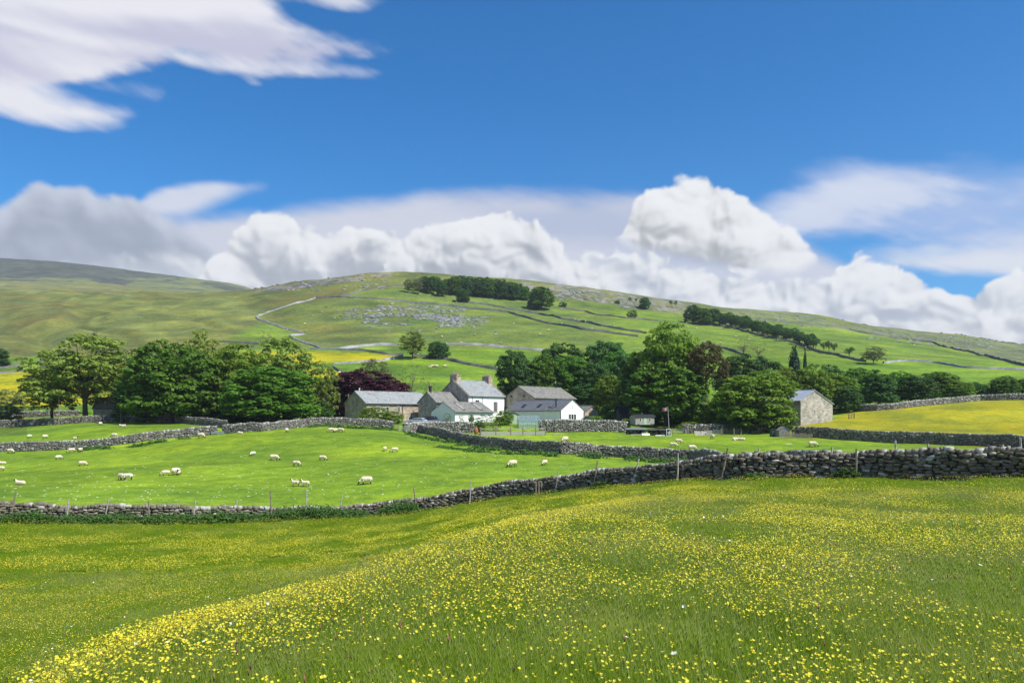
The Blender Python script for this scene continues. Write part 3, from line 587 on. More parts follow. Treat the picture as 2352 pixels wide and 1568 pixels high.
hill_wall('dark wall above the small buttercup field', z5([(540,630),(700,633),(900,640),(1050,665),(1150,670)]), 1.3)
hill_wall('dark shaded wall slanting down behind the farmhouse chimneys', z5([(1230,672),(1300,680),(1450,700),(1600,735),(1780,765)]), 1.5, 0.6, dmin=215)
hill_wall('pale broken wall under the small buttercup field', z5([(690,727),(800,722),(900,712),(1030,705),(1090,690),(1150,675)]), 1.1, 0.7, 'hillwall_pale', 215)
hill_wall('short wall dropping to the copper beech', z5([(690,745),(730,775),(770,800)]), 1.0, 0.6, dmin=215)
hill_wall('wall along the foot of the long row of wind-bent trees', [(1574,742),(1629,746),(1693,755),(1752,773),(1829,789),(1874,807),(1929,818),(1988,831)], 1.6)
hill_wall('pale wall low on the hillside above the right-hand woods', [(2029,834),(2079,829),(2147,833),(2219,845),(2352,850),(2500,858)], 1.2, 0.7, 'hillwall_pale')
hill_wall('dark wall running down under the right-hand scar', [(1950,757),(2001,768),(2079,779),(2147,788),(2192,802),(2247,815),(2352,840),(2500,868)], 1.6)
hill_wall('short dark wall beside the pair of bare trees on the slope', [(1613,788),(1670,802),(1715,818)], 1.4)
hill_wall('faint wall near the ridge, right of the hilltop wood', [(1284,706),(1343,715),(1375,724),(1440,731),(1511,737)], 1.2)
hill_wall('dark wall at the edge of the moor, far left', [(-120,849),(0,846),(64,837),(106,829)], 1.0, 0.4)
hill_wall('dark wall above the far-left buttercup field', [(-120,862),(0,858),(52,853)], 1.0, 0.4)
hill_wall('broken dark wall behind the spreading ash on the left', [(61,851),(103,845),(161,837)], 1.4)
hill_wall('dark wall in the dip behind the left-hand trees', [(500,785),(548,788),(600,792)], 1.4)

# limestone pavement and outcrops
def outcrop(label, cells, size, mat='lime', dmin=330):
    P, Z = [], []
    for (px0, px1, r0, r1, n) in cells:
        for _ in range(n):
            px = random.uniform(px0, px1); row = random.uniform(r0, r1)
            P.append((px, row)); Z.append(random.uniform(0.5, 1.0))
    d = [hit(p, r, dmin) for p, r in P]; P = np.array([tuple(p) for p in d]); k = np.array(Z)[:, None] * size
    sz = k * np.column_stack([rng.uniform(0.6, 3.2, len(P)), rng.uniform(0.5, 1.0, len(P)), rng.uniform(0.3, 0.8, len(P))])
    V, F = stones(P + np.array([0, 0, 0.1]), sz, rots(rng.normal(0, 0.25, len(P)), 0.12), ROCK26, 0.3)
    o = link('limestone_outcrop', np_mesh('limestone_outcrop', V, F, [M['lime']], None, False, {'tone': np.repeat(rng.random(len(P)), 26)}))
    tag(o, label, 'rocks', kind='stuff'); return o
outcrop('broken grey limestone pavement lying on the green hillside', [(a_, b_, c_, d_, int(n_ * 1.3)) for a_, b_, c_, d_, n_ in [(860, 1010, 702, 708, 60), (800, 900, 708, 715, 35), (870, 1070, 708, 718, 110), (785, 880, 718, 733, 40), (840, 1010, 720, 728, 100), (950, 1060, 724, 735, 90),
         (835, 870, 733, 742, 30), (1000, 1120, 728, 740, 90), (870, 930, 742, 749, 25), (1010, 1110, 740, 752, 60), (960, 1000, 755, 766, 5), (700, 1150, 690, 770, 40)]], 0.75)
outcrop('grey scar rocks strung along the right-hand ridge', [(1990, 2352, 757, 800, 80), (2080, 2352, 775, 800, 50), (1700, 1990, 722, 752, 25), (1210, 1370, 668, 692, 70), (560, 900, 632, 668, 70)], 1.0, dmin=600)
# ------------------------------------------------------------------ trees
def leaf_quads(cent, nrm, size, tone):
    """one small leaf spray per centre, turned to its normal"""
    n = len(cent); nrm = nrm / (np.linalg.norm(nrm, axis=1, keepdims=True) + 1e-9)
    r = rng.normal(size=(n, 3)); a = np.cross(nrm, r); a /= np.linalg.norm(a, axis=1, keepdims=True) + 1e-9; b = np.cross(nrm, a)
    s = size[:, None]; e = rng.uniform(0.6, 1.0, (n, 1))
    V = np.stack([cent - a*s, cent - b*s*e*0.8 + a*s*0.1, cent + a*s, cent + b*s*e], 1).reshape(-1, 3)
    return V, np.arange(4 * n).reshape(-1, 4), np.repeat(tone, 4)
def crown(name, mat, blobs, nclump, nleaf, rc, ls, seed, flat=0.6, shell=0.5, droop=0.0, drop_low=0.0, air=0.0, cone=False):
    """crown of height 1: blobs = (x,y,z,rx,ry,rz); clumps of leaf sprays on and inside them"""
    g = np.random.default_rng(seed); C_, Rr = [], []
    vol = np.array([b[3]*b[4] + b[4]*b[5] + b[3]*b[5] for b in blobs]); vol = vol / vol.sum()
    for b, f in zip(blobs, vol):
        n = max(3, int(nclump * f)); d = g.normal(size=(n * 3, 3)); d /= np.linalg.norm(d, axis=1, keepdims=True)
        d = d[d[:, 2] > -0.75 + drop_low][:n]; r = g.uniform(shell, 1.0, (len(d), 1)) ** 0.5
        C_.append(np.array(b[:3]) + d * r * np.array(b[3:6])); Rr.append(g.uniform(0.6, 1.25, len(d)) * rc)
    C_, Rr = np.concatenate(C_), np.concatenate(Rr); n = len(C_)
    tone_c = g.uniform(0, 1, n)
    idx = np.repeat(np.arange(n), nleaf); m = len(idx)
    d = g.normal(size=(m, 3)); d /= np.linalg.norm(d, axis=1, keepdims=True); d[:, 2] = np.where((d[:, 2] < -0.15) & (g.random(m) < 0.75), -d[:, 2], d[:, 2])
    rad = g.uniform(0.72, 1.08, (m, 1)); rad[g.random(m) < 0.2] *= 1.25
    p = C_[idx] + d * rad * Rr[idx][:, None] * np.array([1, 1, flat]); p[:, 2] -= droop * Rr[idx] * (1 - d[:, 2])
    nn = d + np.array([0, 0, 0.45]) + g.normal(0, 0.35, (m, 3))
    V, F, T = leaf_quads(p, nn, ls * g.uniform(0.6, 1.35, m), np.clip(tone_c[idx] * 0.6 + g.random(m) * 0.4, 0, 1))
    me = np_mesh(name, V, F, [M[mat]], None, False, {'tone': T}); me['clumps'] = 0
    return me, C_
def limbs(name, mat, base_r, fork, C_, seed, nb=9, top=0.9, lean=0.0, thin=1.0):
    """tapered trunk that forks, with limbs that reach for the clumps of the crown"""
    g = random.Random(seed); mb = MB(); fx = lean
    pts = [(0, 0, -0.05), (0.004, 0.002, 0.02), (fx * 0.5, 0.006, fork * 0.6), (fx, 0, fork)]
    mb.tube(pts, [base_r * 1.5, base_r * 1.05, base_r * 0.85, base_r * 0.75], 8)
    order = list(range(len(C_))); g.shuffle(order); order = sorted(order[:nb * 5], key=lambda i: math.atan2(C_[i][1], C_[i][0]))[::5][:nb]
    for k, i in enumerate(order):
        t = Vector(C_[i]); s_ = Vector((fx, 0, fork * g.uniform(0.75, 1.0))); mid = s_.lerp(t, 0.5) + Vector((g.uniform(-.03, .03), g.uniform(-.03, .03), 0.06 * g.uniform(0.2, 1.2)))
        q1 = s_.lerp(mid, 0.5) + Vector((g.uniform(-.015, .015), 0, 0.02)); q2 = mid.lerp(t, 0.5) + Vector((g.uniform(-.02, .02), 0, 0.01))
        r0 = base_r * g.uniform(0.38, 0.6) * thin
        mb.tube([s_, q1, mid, q2, t], [r0, r0 * 0.8, r0 * 0.6, r0 * 0.38, r0 * 0.12], 6, False)
        for j in range(4):
            a = (q1, mid, q2, mid)[j]; near = min(g.sample(range(len(C_)), min(14, len(C_))), key=lambda q: (Vector(C_[q]) - a).length); b = Vector(C_[near]); m2 = a.lerp(b, 0.5) + Vector((0, 0, 0.02))
            mb.tube([a, m2, b], [r0 * 0.42, r0 * 0.26, r0 * 0.07], 5, False)
    return mb.mesh(name, M[mat], True)
TPL = {}
def template(key, mat, bark, blobs, nclump, nleaf, rc, ls, seed, base_r=0.022, fork=0.25, nb=9, thin=1.0, lean=0.0, **kw):
    me, C_ = crown('crown_' + key, mat, blobs, nclump, nleaf, rc, ls, seed, **kw); TPL[key] = (me, limbs('trunk_' + key, bark, base_r, fork, C_, seed, nb, lean=lean, thin=thin))
# height 1, crown width about 1 : scaled sideways when planted
dome = lambda s=0: [(0, 0, .52, .42, .42, .40), (-.25, .05, .40, .25, .28, .30), (.26, -.04, .38, .25, .28, .29), (.02, -.22, .38, .30, .26, .30), (0.05, .2, .46, .28, .26, .3), (-.05 + s, 0, .76, .28, .28, .20), (-.18, -.12, .66, .24, .24, .22), (.2, -.08, .64, .24, .24, .2), (0, 0, .22, .44, .44, .17), (-.2, -.2, .2, .2, .2, .12), (.22, -.18, .18, .2, .2, .12)]
template('syc_a', 'syc', 'bark', dome(), 470, 54, .062, .0165, 11, fork=.2)
template('syc_b', 'syc', 'bark', [(x * -1 + .03, y, z, a, b, c) for x, y, z, a, b, c in dome(.12)], 440, 54, .064, .017, 12, fork=.2)
template('bright_a', 'bright', 'bark', dome(.05), 420, 52, .064, .0165, 13, fork=.22)
template('bright_b', 'bright', 'bark', [(x * -1, y, z, a * .95, b, c) for x, y, z, a, b, c in dome(-.1)], 400, 52, .066, .017, 14, fork=.22)
template('dark_a', 'dark', 'bark', dome(.08), 360, 52, .070, .0185, 15, fork=.2)
template('dark_b', 'dark', 'bark', [(x * -1, y, z, a, b, c * 1.05) for x, y, z, a, b, c in dome(-.05)], 360, 52, .070, .0185, 16, fork=.2)
ashb = [(0, 0, .74, .34, .32, .22), (-.2, -.1, .34, .24, .2, .16), (.2, .1, .3, .24, .2, .16), (0, 0, .5, .3, .3, .2), (-.28, 0, .60, .20, .2, .15), (.28, .02, .64, .2, .2, .16), (-.36, .05, .38, .14, .16, .1), (.36, -.03, .42, .14, .16, .12), (.02, -.2, .58, .24, .18, .14), (0, .22, .62, .24, .2, .16), (-.12, -.1, .44, .16, .14, .1), (.16, 0, .84, .16, .16, .1), (.12, -.1, .34, .14, .14, .09)]
template('ash_a', 'ash', 'bark', ashb, 330, 44, .054, .0145, 17, base_r=.024, fork=.3, nb=15, thin=1.0, shell=.3, flat=.5)
template('ash_b', 'ash', 'bark', [(-x, y, z, a * .9, b, c * 1.1) for x, y, z, a, b, c in ashb], 310, 44, .054, .0145, 18, base_r=.022, fork=.26, nb=14, thin=.9, shell=.3, flat=.5)
template('olive_a', 'olive', 'bark_pale', ashb, 240, 36, .056, .0135, 19, base_r=.02, fork=.22, nb=16, thin=.8, shell=.3)
template('bare_a', 'olive', 'bark_pale', ashb + [(0, 0, .5, .3, .3, .3)], 80, 14, .05, .010, 20, base_r=.02, fork=.16, nb=26, thin=.7, shell=.4)
template('copper', 'copper', 'bark', dome(.02), 520, 56, .056, .016, 21, fork=.2)
template('brown', 'brown', 'bark_pale', [(0, 0, .84, .3, .3, .14), (.22, 0, .72, .22, .2, .12), (-.2, 0, .76, .2, .2, .12), (.28, 0, .6, .14, .14, .08), (-.1, -.1, .64, .14, .12, .07)], 260, 44, .045, .0115, 22, base_r=.018, fork=.66, nb=10, shell=.3, flat=.5)
sp = [(0, 0, z, .46 * (1 - z) + .03, .46 * (1 - z) + .03, .045) for z in np.linspace(.08, .96, 15)]
template('spruce', 'spruce', 'bark', sp, 800, 34, .05, .016, 23, base_r=.018, fork=.9, nb=2, flat=.5, droop=.7, shell=.6)
hw = [(0, 0, .72, .34, .3, .16), (.16, 0, .62, .26, .24, .14), (-.2, 0, .66, .22, .22, .14), (.05, -.1, .82, .24, .2, .12)]
template('wind_a', 'dark', 'bark', hw + [(.1, 0, .5, .2, .2, .1)], 70, 26, .075, .024, 24, base_r=.024, fork=.38, nb=8, lean=.03)
template('wind_b', 'dark', 'bark', [(-x, y, z - .03, a, b, c * 1.2) for x, y, z, a, b, c in hw], 70, 26, .075, .024, 25, base_r=.022, fork=.34, nb=8, lean=-.02)
bushb = [(0, 0, .5, .45, .45, .42), (-.3, 0, .35, .25, .3, .3), (.3, .05, .38, .25, .3, .3), (.05, -.2, .55, .3, .25, .3), (0, 0, .15, .45, .45, .15)]
template('bush_b', 'bright', 'bark', bushb, 110, 34, .11, .030, 26, fork=.1, nb=4, base_r=.02)
template('bush_d', 'nettle', 'bark', bushb, 110, 34, .11, .030, 27, fork=.1, nb=4, base_r=.02)
template('bush_o', 'olive', 'bark_pale', bushb, 60, 24, .10, .026, 28, fork=.1, nb=10, base_r=.012)
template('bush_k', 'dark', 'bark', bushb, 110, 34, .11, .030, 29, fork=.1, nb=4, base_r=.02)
def plant(name, key, loc, hgt, wid, label, cat='tree', group=None, depth=None, rz=None):
    t = empty(name, loc, random.uniform(0, 6.28) if rz is None else rz); t.scale = (wid, depth or wid, hgt); tag(t, label, cat, group)
    link('crown' if cat == 'tree' else 'foliage', TPL[key][0], t); link('trunk' if cat == 'tree' else 'stem', TPL[key][1], t); return t
def tree(key, px, d, top, wpx, label, name='tree', cat='tree', group=None, lift=0.0, rz=None):
    """a tree at that distance whose top reaches that row"""
    b = at(px, d); hgt = zrow(top, d) - b.z; wid = wpx / FPX * d / 0.92
    return plant(name, key, (b.x, b.y, b.z - 0.1 + lift), hgt / 0.97, wid, label, cat, group, rz=rz)
def tree_at(key, px, row, top, wpx, label, name='tree', cat='tree', group=None, dmin=230, rz=None):
    b = hit(px, row, dmin); return plant(name, key, (b.x, b.y, b.z - 0.2), (zrow(top, b.y) - b.z + 0.2) / 0.97, wpx / FPX * b.y / 0.92, label, cat, group, rz=rz)
G1, G2, G3 = 'trees round the ruined shed on the left', 'trees in the wood behind the farm', 'trees in the belt behind the stone field barn'
tree('ash_a', 195, 197, 766, 250, 'spreading open-crowned ash with bare dark limbs over the ruined stone shed', 'ash_tree', group=G1, rz=0.4)
tree('ash_b', 120, 203, 835, 150, 'lower green-grey ash leaning out to the left of the spreading ash', 'ash_tree', group=G1, rz=2.0)
tree('olive_a', 222, 228, 760, 62, 'small round blue-green treetop poking up behind the spreading ash', 'tree', group=G1)
tree('syc_a', 392, 190, 781, 212, 'biggest dark dense sycamore, broad dome in the middle of the left-hand trees', 'sycamore_tree', group=G1, rz=0.2)
tree('ash_b', 462, 214, 757, 120, 'thin olive treetop showing over the shoulder of the big dark sycamore', 'ash_tree', group=G1)
tree('bright_a', 548, 197, 786, 165, 'yellow-green tree between the two dark sycamores of the left clump', 'maple_tree', group=G1, rz=1.0)
tree('ash_a', 655, 204, 772, 175, 'tall airy ash with visible limbs rising behind the lower dark sycamore', 'ash_tree', group=G1, rz=3.0)
tree('syc_b', 612, 186, 836, 215, 'lower broad dark sycamore in front of the tall airy ash', 'sycamore_tree', group=G1, rz=0.9)
tree('ash_b', 748, 199, 836, 62, 'thin sparse ash between the left clump and the copper beech', 'ash_tree', group=G1)
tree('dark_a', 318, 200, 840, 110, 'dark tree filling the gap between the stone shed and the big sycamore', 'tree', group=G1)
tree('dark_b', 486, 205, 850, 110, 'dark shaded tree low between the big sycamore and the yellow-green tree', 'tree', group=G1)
tree('olive_a', 300, 212, 800, 110, 'pale green-grey ash half hidden left of the big dark sycamore', 'ash_tree', group=G1)
tree('ash_b', 700, 200, 860, 100, 'light green tree at the lower right foot of the left clump', 'tree', group=G1)
tree('olive_a', 22, 206, 892, 92, 'small greyish tree at the left edge beside the pale wall', 'tree', group=G1)
tree_at('dark_a', -2, 842, 800, 46, 'dark tree cut off by the left edge below the moor', 'tree')
tree('bush_k', 12, 198, 925, 60, 'low greyish bush at the left edge under the small tree', 'bush', 'bush')
tree('copper', 838, 210, 847, 196, 'dark purple copper beech behind the long stone barn', 'copper_beech', rz=0.5)
tree('copper', 775, 204, 893, 66, 'low purple bough mass at the left end of the long stone barn', 'copper_beech', rz=1.5)
tree('bare_a', 938, 222, 826, 120, 'bare-branched pale tree between the copper beech and the farmhouse chimney', 'bare_tree')
tree('olive_a', 862, 238, 822, 90, 'hazy thin-leaved tree standing behind the top of the copper beech', 'tree')
tree('bare_a', 985, 216, 860, 60, 'small bare tree against the left chimney of the farmhouse', 'bare_tree')
tree_at('ash_a', 948, 824, 760, 74, 'lone rounded light green tree by the wall above the farm', 'ash_tree')
tree_at('dark_b', 1008, 824, 784, 50, 'small dense dark tree just right of the lone rounded tree', 'tree')
for i, (k, px, d, top, w, lab) in enumerate([
 ('dark_a', 1180, 226, 802, 92, 'dark round tree at the left end of the wood behind the farm'),
 ('syc_b', 1222, 232, 826, 90, 'dark green tree just above the roof ridge of the back stone barn'),
 ('bright_b', 1205, 230, 858, 72, 'yellowish low tree behind the left gable of the back stone barn'),
 ('dark_b', 1285, 240, 786, 118, 'tall dark tree, second from the left along the top of the farm wood'),
 ('bright_a', 1322, 234, 822, 118, 'yellow-green tree crown in the middle of the farm wood'),
 ('dark_a', 1392, 250, 781, 125, 'blue-green tree at the top right of the farm wood'),
 ('syc_b', 1262, 231, 850, 70, 'mid green tree directly behind the flue of the back stone barn'),
 ('bright_b', 1402, 206, 858, 84, 'bright green rounded tree right of the white barn, tallest beside the dark car'),
 ('syc_a', 1365, 226, 872, 70, 'green tree close behind the white gable of the white barn'),
 ('dark_b', 1440, 215, 808, 90, 'deep green tree squeezed between farm wood and tallest tree')]):
    tree(k, px, d, top, w, lab, 'tree', group=G2)
tree('syc_b', 1478, 193, 800, 130, 'dark tree making the left shoulder of the tallest tree', 'sycamore_tree', rz=0.2)
tree('bright_a', 1538, 188, 738, 168, 'tallest tree of the scene, domed airy top above the flagpole', 'sycamore_tree', rz=0.7)
tree('syc_a', 1530, 184, 822, 200, 'broad dark lower tree in front of the tallest tree', 'sycamore_tree', rz=2.2)
tree('brown', 1622, 180, 788, 112, 'rust-brown topped pine with a long bare trunk', 'pine_tree', rz=0.0)
tree('bright_b', 1730, 172, 846, 188, 'large bright green sycamore reaching the ground left of the field barn', 'sycamore_tree', rz=0.3)
tree('bright_a', 1676, 176, 895, 110, 'low bright green tree between the bare pine trunk and the large bright sycamore', 'sycamore_tree')
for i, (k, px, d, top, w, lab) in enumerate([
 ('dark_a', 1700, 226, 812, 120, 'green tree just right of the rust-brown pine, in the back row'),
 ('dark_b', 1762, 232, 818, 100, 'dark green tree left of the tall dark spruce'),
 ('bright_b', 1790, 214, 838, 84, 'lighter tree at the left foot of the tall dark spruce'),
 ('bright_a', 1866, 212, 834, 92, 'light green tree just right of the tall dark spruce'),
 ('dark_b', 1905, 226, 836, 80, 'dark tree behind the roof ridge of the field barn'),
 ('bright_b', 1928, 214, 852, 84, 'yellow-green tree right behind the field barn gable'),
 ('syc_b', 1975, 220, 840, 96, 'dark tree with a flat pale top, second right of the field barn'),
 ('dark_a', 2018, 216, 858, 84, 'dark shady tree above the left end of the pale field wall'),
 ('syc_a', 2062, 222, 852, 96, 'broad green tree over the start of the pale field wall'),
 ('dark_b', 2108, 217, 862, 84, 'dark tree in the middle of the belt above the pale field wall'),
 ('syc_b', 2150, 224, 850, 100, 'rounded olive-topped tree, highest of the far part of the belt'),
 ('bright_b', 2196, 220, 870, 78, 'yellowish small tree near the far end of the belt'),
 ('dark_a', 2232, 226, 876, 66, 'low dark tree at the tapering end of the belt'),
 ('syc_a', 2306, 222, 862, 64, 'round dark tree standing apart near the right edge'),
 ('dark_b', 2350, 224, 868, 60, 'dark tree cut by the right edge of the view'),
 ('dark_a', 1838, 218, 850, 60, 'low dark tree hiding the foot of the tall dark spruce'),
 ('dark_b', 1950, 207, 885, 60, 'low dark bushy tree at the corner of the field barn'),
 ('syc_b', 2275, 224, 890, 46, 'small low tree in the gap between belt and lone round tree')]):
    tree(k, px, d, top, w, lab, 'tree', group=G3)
tree('spruce', 1824, 216, 797, 74, 'tall dark blue-green spruce rising above the belt', 'spruce_tree')
tree('spruce', 1849, 222, 802, 24, 'slim ragged spruce beside the tall dark one', 'spruce_tree')
for px, d, top, w, lab in ((290, 195, 925, 60, 'dark bush added as shade right of the ruined stone shed'), (345, 194, 930, 70, 'dark bush added as shade below the left side of the biggest sycamore'), (400, 197, 922, 80, 'dark bush added as shade below the middle of the biggest sycamore'), (455, 195, 926, 70, 'dark bush added as shade between the two big sycamores'),
    (510, 194, 925, 70, 'dark bush added as shade below the yellow-green tree of the left clump'), (565, 193, 930, 70, 'dark bush added as shade at the left foot of the lower broad sycamore'), (625, 192, 925, 80, 'dark bush added as shade under the middle of the lower broad sycamore'), (690, 193, 925, 60, 'green bush at the right foot of the lower broad sycamore'), (745, 198, 915, 50, 'pale leafy bush between the left clump and the purple boughs'),
    (1420, 192, 925, 80, 'dark bush added as shade behind the shepherd hut, to its left'), (1478, 188, 925, 80, 'dark bush added as shade behind the roof of the shepherd hut'), (1530, 190, 920, 90, 'dark bush added as shade behind the flagpole'), (1585, 188, 935, 70, 'dark bush added as shade right of the flagpole'), (1655, 184, 925, 70, 'green bush behind the bare pine trunk'),
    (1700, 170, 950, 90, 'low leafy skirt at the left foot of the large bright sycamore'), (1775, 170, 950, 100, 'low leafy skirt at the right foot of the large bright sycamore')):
    tree('bush_d' if px in (690, 745, 1655, 1700, 1775) else 'bush_k', px, d, top, w, lab, 'bush', 'bush')  # the dark bushes are added to stand in for shade under the crowns
# hillside
tree_at('bare_a', 1708, 816, 768, 62, 'bare grey tree, left one of the pair on the open slope', 'bare_tree')
tree_at('bare_a', 1742, 820, 776, 62, 'bare leaning tree, right one of the pair on the open slope', 'bare_tree')
tree_at('olive_a', 2006, 836, 796, 62, 'pale olive tree alone at the right end of the wind-bent row', 'tree')
tree_at('bare_a', 612, 790, 750, 40, 'small bare tree below the hook of the winding wall', 'bare_tree')
ORD = ['first', 'second', 'third', 'fourth', 'fifth', 'sixth', 'seventh', 'eighth', 'ninth', 'tenth', 'eleventh', 'twelfth', 'thirteenth', 'fourteenth', 'fifteenth', 'sixteenth', 'seventeenth', 'eighteenth', 'nineteenth', 'twentieth',
       'twenty-first', 'twenty-second', 'twenty-third', 'twenty-fourth', 'twenty-fifth', 'twenty-sixth', 'twenty-seventh', 'twenty-eighth', 'twenty-ninth', 'thirtieth', 'thirty-first', 'thirty-second', 'thirty-third', 'thirty-fourth', 'thirty-fifth', 'thirty-sixth']
# the wood on the hilltop
hp = [(938, 672, 640, 26), (950, 668, 640, 26), (962, 676, 638, 28), (975, 668, 634, 30), (990, 674, 634, 30), (1003, 668, 634, 30), (1016, 680, 644, 30), (1030, 672, 640, 30), (1046, 678, 632, 36), (1060, 672, 632, 34), (1075, 680, 634, 34), (1088, 674, 636, 30), (1102, 682, 636, 34), (1115, 676, 636, 30), (1128, 684, 638, 34), (1141, 678, 640, 30),
      (1154, 687, 642, 34), (1168, 682, 645, 30), (1180, 689, 648, 32), (1193, 686, 652, 30), (1206, 690, 656, 26)]
for i, (px, row, top, w) in enumerate(hp):
    tree_at('olive_a' if i < 3 else ('dark_a', 'dark_b', 'syc_b')[i % 3], px, row, top, w, '%s tree from the left end of the dark hilltop wood' % ORD[i], 'tree', group='trees of the hilltop wood', dmin=420)
tree_at('dark_b', 1063, 694, 664, 32, 'dark tree standing forward below the middle of the hilltop wood', 'tree', dmin=420)
tree_at('syc_b', 1243, 710, 657, 64, 'big rounded tree at the right end of the hilltop wood', 'tree', dmin=420)
tree_at('bush_k', 1293, 705, 692, 18, 'small bush right of the big rounded hilltop tree', 'bush', 'bush', dmin=420)
# filling of the farm wood
for k, px, d, top, w, lab in (('syc_b', 1310, 232, 812, 110, 'mid green tree between the tall dark tree and the yellow-green crown of the farm wood'), ('dark_a', 1365, 228, 830, 100, 'dark tree low in the right half of the farm wood'), ('syc_a', 1245, 230, 812, 90, 'green tree between the two dark crowns at the left of the farm wood'),
    ('bright_a', 1290, 232, 868, 80, 'light green low tree just above the white barn ridge'), ('dark_b', 1345, 224, 880, 70, 'dark low tree behind the small brown stone gable'), ('syc_b', 1425, 235, 800, 100, 'green tree at the right end of the farm wood, touching the tallest tree')):
    tree(k, px, d, top, w, lab, 'tree', group=G2)
# the wind-bent row
row_px = [(1574, 742), (1629, 746), (1693, 755), (1752, 773), (1829, 789), (1874, 807), (1929, 818)]
xs = [1592, 1612, 1632, 1654, 1664, 1675, 1686, 1697, 1708, 1718, 1729, 1740, 1751, 1761, 1772, 1783, 1794, 1804, 1815, 1826, 1837, 1848, 1858, 1868]
for i, px in enumerate(xs):
    r_ = np.interp(px, *zip(*row_px)) - 1; big = i < 3; h_ = (42, 38, 37)[i] if big else 37 - 8 * abs(math.sin(i * 1.7)) - i * .15
    tree_at(('dark_a', 'syc_b', 'dark_b')[i] if big else ('wind_a', 'wind_b', 'wind_b', 'wind_a')[i % 4], px, r_ + 2 * math.sin(i * 2.3), r_ - h_, 46 if big else 30, '%s tree down the wind-bent row, counted from its dense upper end' % ORD[i], 'tree', group='wind-bent row of trees')
for i in range(20):
    px = 1640 + i * 12.3; r_ = np.interp(px, *zip(*row_px)) - 5
    tree_at(('dark_a', 'wind_a', 'dark_b', 'wind_b')[i % 4], px, r_, r_ - 32 + 7 * abs(math.sin(i * 2.1)), 30, '%s tree of the back rank of the wind-bent row, counted from its upper end' % ORD[i], 'tree', group='back rank of the wind-bent row')
for i, (px, r_, h_, w) in enumerate([(1892, 811, 26, 20), (1904, 813, 31, 22), (1916, 815, 28, 20)]):
    tree_at(('wind_a', 'wind_b')[i % 2], px, r_, r_ - h_, w, '%s tree of the cluster of three below the wind-bent row' % ORD[i], 'tree', group='cluster of three wind-bent trees')
tree_at('wind_a', 1951, 822, 796, 34, 'lone wind-bent tree between the cluster of three and the pale olive tree', 'tree')
for px, r_, top, w, k, lab in [(1418, 697, 688, 12, 'bush_k', 'tiny dark bush near the ridge, leftmost of the scattered ones'), (1447, 698, 682, 11, 'wind_b', 'thin small tree near the ridge left of the round dark tree'), (1461, 698, 684, 8, 'wind_a', 'thinnest small tree touching the round dark tree on the ridge'),
    (1481, 709, 682, 28, 'dark_a', 'round dark tree alone near the ridge'), (1452, 730, 711, 22, 'bush_k', 'round bush below the ridge, lower than the others'), (1541, 706, 689, 12, 'wind_a', 'left one of two slim trees near the ridge'), (1552, 707, 690, 11, 'wind_b', 'right one of two slim trees near the ridge'), (1627, 790, 781, 12, 'bush_k', 'small dark bush by the short dark wall on the slope')]:
    tree_at(k, px, r_, top, w, lab, 'bush' if 'bush' in lab else 'tree', 'bush' if 'bush' in lab else 'tree', dmin=420 if r_ < 760 else 300)
# shrubs about the farm and along the near wall
def shrub(key, px, d, top, wpx, label, name='shrub'): return tree(key, px, d, top, wpx, label, name, 'bush')
shrub('bush_b', 862, 178, 930, 70, 'larger leafy shrub in front of the long stone barn')
shrub('bush_b', 900, 176, 940, 54, 'smaller leafy shrub hiding the barn door of the long stone barn')
shrub('bush_b', 1159, 174, 938, 42, 'bright round bush between white cottage and pale garden shed')
shrub('bush_o', 1115, 172, 948, 44, 'feathery pale shrub behind the garden fence')
shrub('bush_b', 1082, 177, 948, 14, 'slim sapling against the white cottage wall')
shrub('bush_o', 1060, 177, 950, 14, 'thin young tree against the white cottage wall')
shrub('bush_o', 1028, 176, 945, 18, 'twiggy sapling before the left gable of the white cottage')
shrub('bush_b', 1367, 172, 952, 40, 'yellow-green shrub right of the long cold frame')
shrub('bush_o', 1412, 172, 962, 18, 'small reddish-green shrub left of the shepherd hut')
shrub('bush_b', 1437, 171, 958, 22, 'bright small tree at the left corner of the shepherd hut')
shrub('bush_b', 1588, 173, 966, 56, 'wide low bright bush under the tallest tree, beside the pine trunk')
shrub('bush_b', 1612, 176, 955, 30, 'bush left of the bare pine trunk')
for px, d, top, w, k, lab in ((1010, 170, 965, 26, 'bush_o', 'straggly plant behind the garden wall by the fruit cage'), (1040, 169, 968, 22, 'bush_d', 'dark green plant on the garden side of the wall'), (1100, 168, 962, 26, 'bush_d', 'leafy plant behind the terracotta pot'), (1135, 167, 968, 30, 'bush_o', 'pale bush between pot and greenhouse'),
    (1112, 161.5, 985, 22, 'bush_d', 'dark clump at the left end of the rail fence'), (1150, 161.5, 987, 18, 'bush_d', 'dark clump behind the second fence bay'), (1172, 161.5, 986, 16, 'bush_d', 'dark clump behind the third fence bay'), (1205, 161.5, 987, 20, 'bush_d', 'dark clump below the greenhouse'), (1260, 171, 960, 20, 'bush_o', 'grey bush right of the greenhouse'), (1385, 171, 966, 30, 'bush_d', 'low green bush at the wall left of the small reddish shrub')):
    shrub(k, px, d, top, w, lab)
shrub('bush_k', 1366, 174, 966, 30, 'grey-green low bush under the yellow-green shrub')
wallp = lambda px, off: ((px - CX) / FPX * (wall1_d(px) - off), wall1_d(px) - off)
def wall_bush(px, top, wpx, label, key='bush_d', off=1.0):
    d = float(wall1_d(px)) - off; return shrub(key, px, d, top, wpx, label, 'bush')
wall_bush(1388, 1098, 58, 'nettle bush at the foot of the near wall right of the wooden hurdle')
wall_bush(1262, 1122, 40, 'low bush just right of the wooden hurdle')
wall_bush(1735, 1079, 62, 'large green bush against the middle of the near wall')
wall_bush(1942, 1064, 56, 'dark bush against the near wall beside the tall thick post')
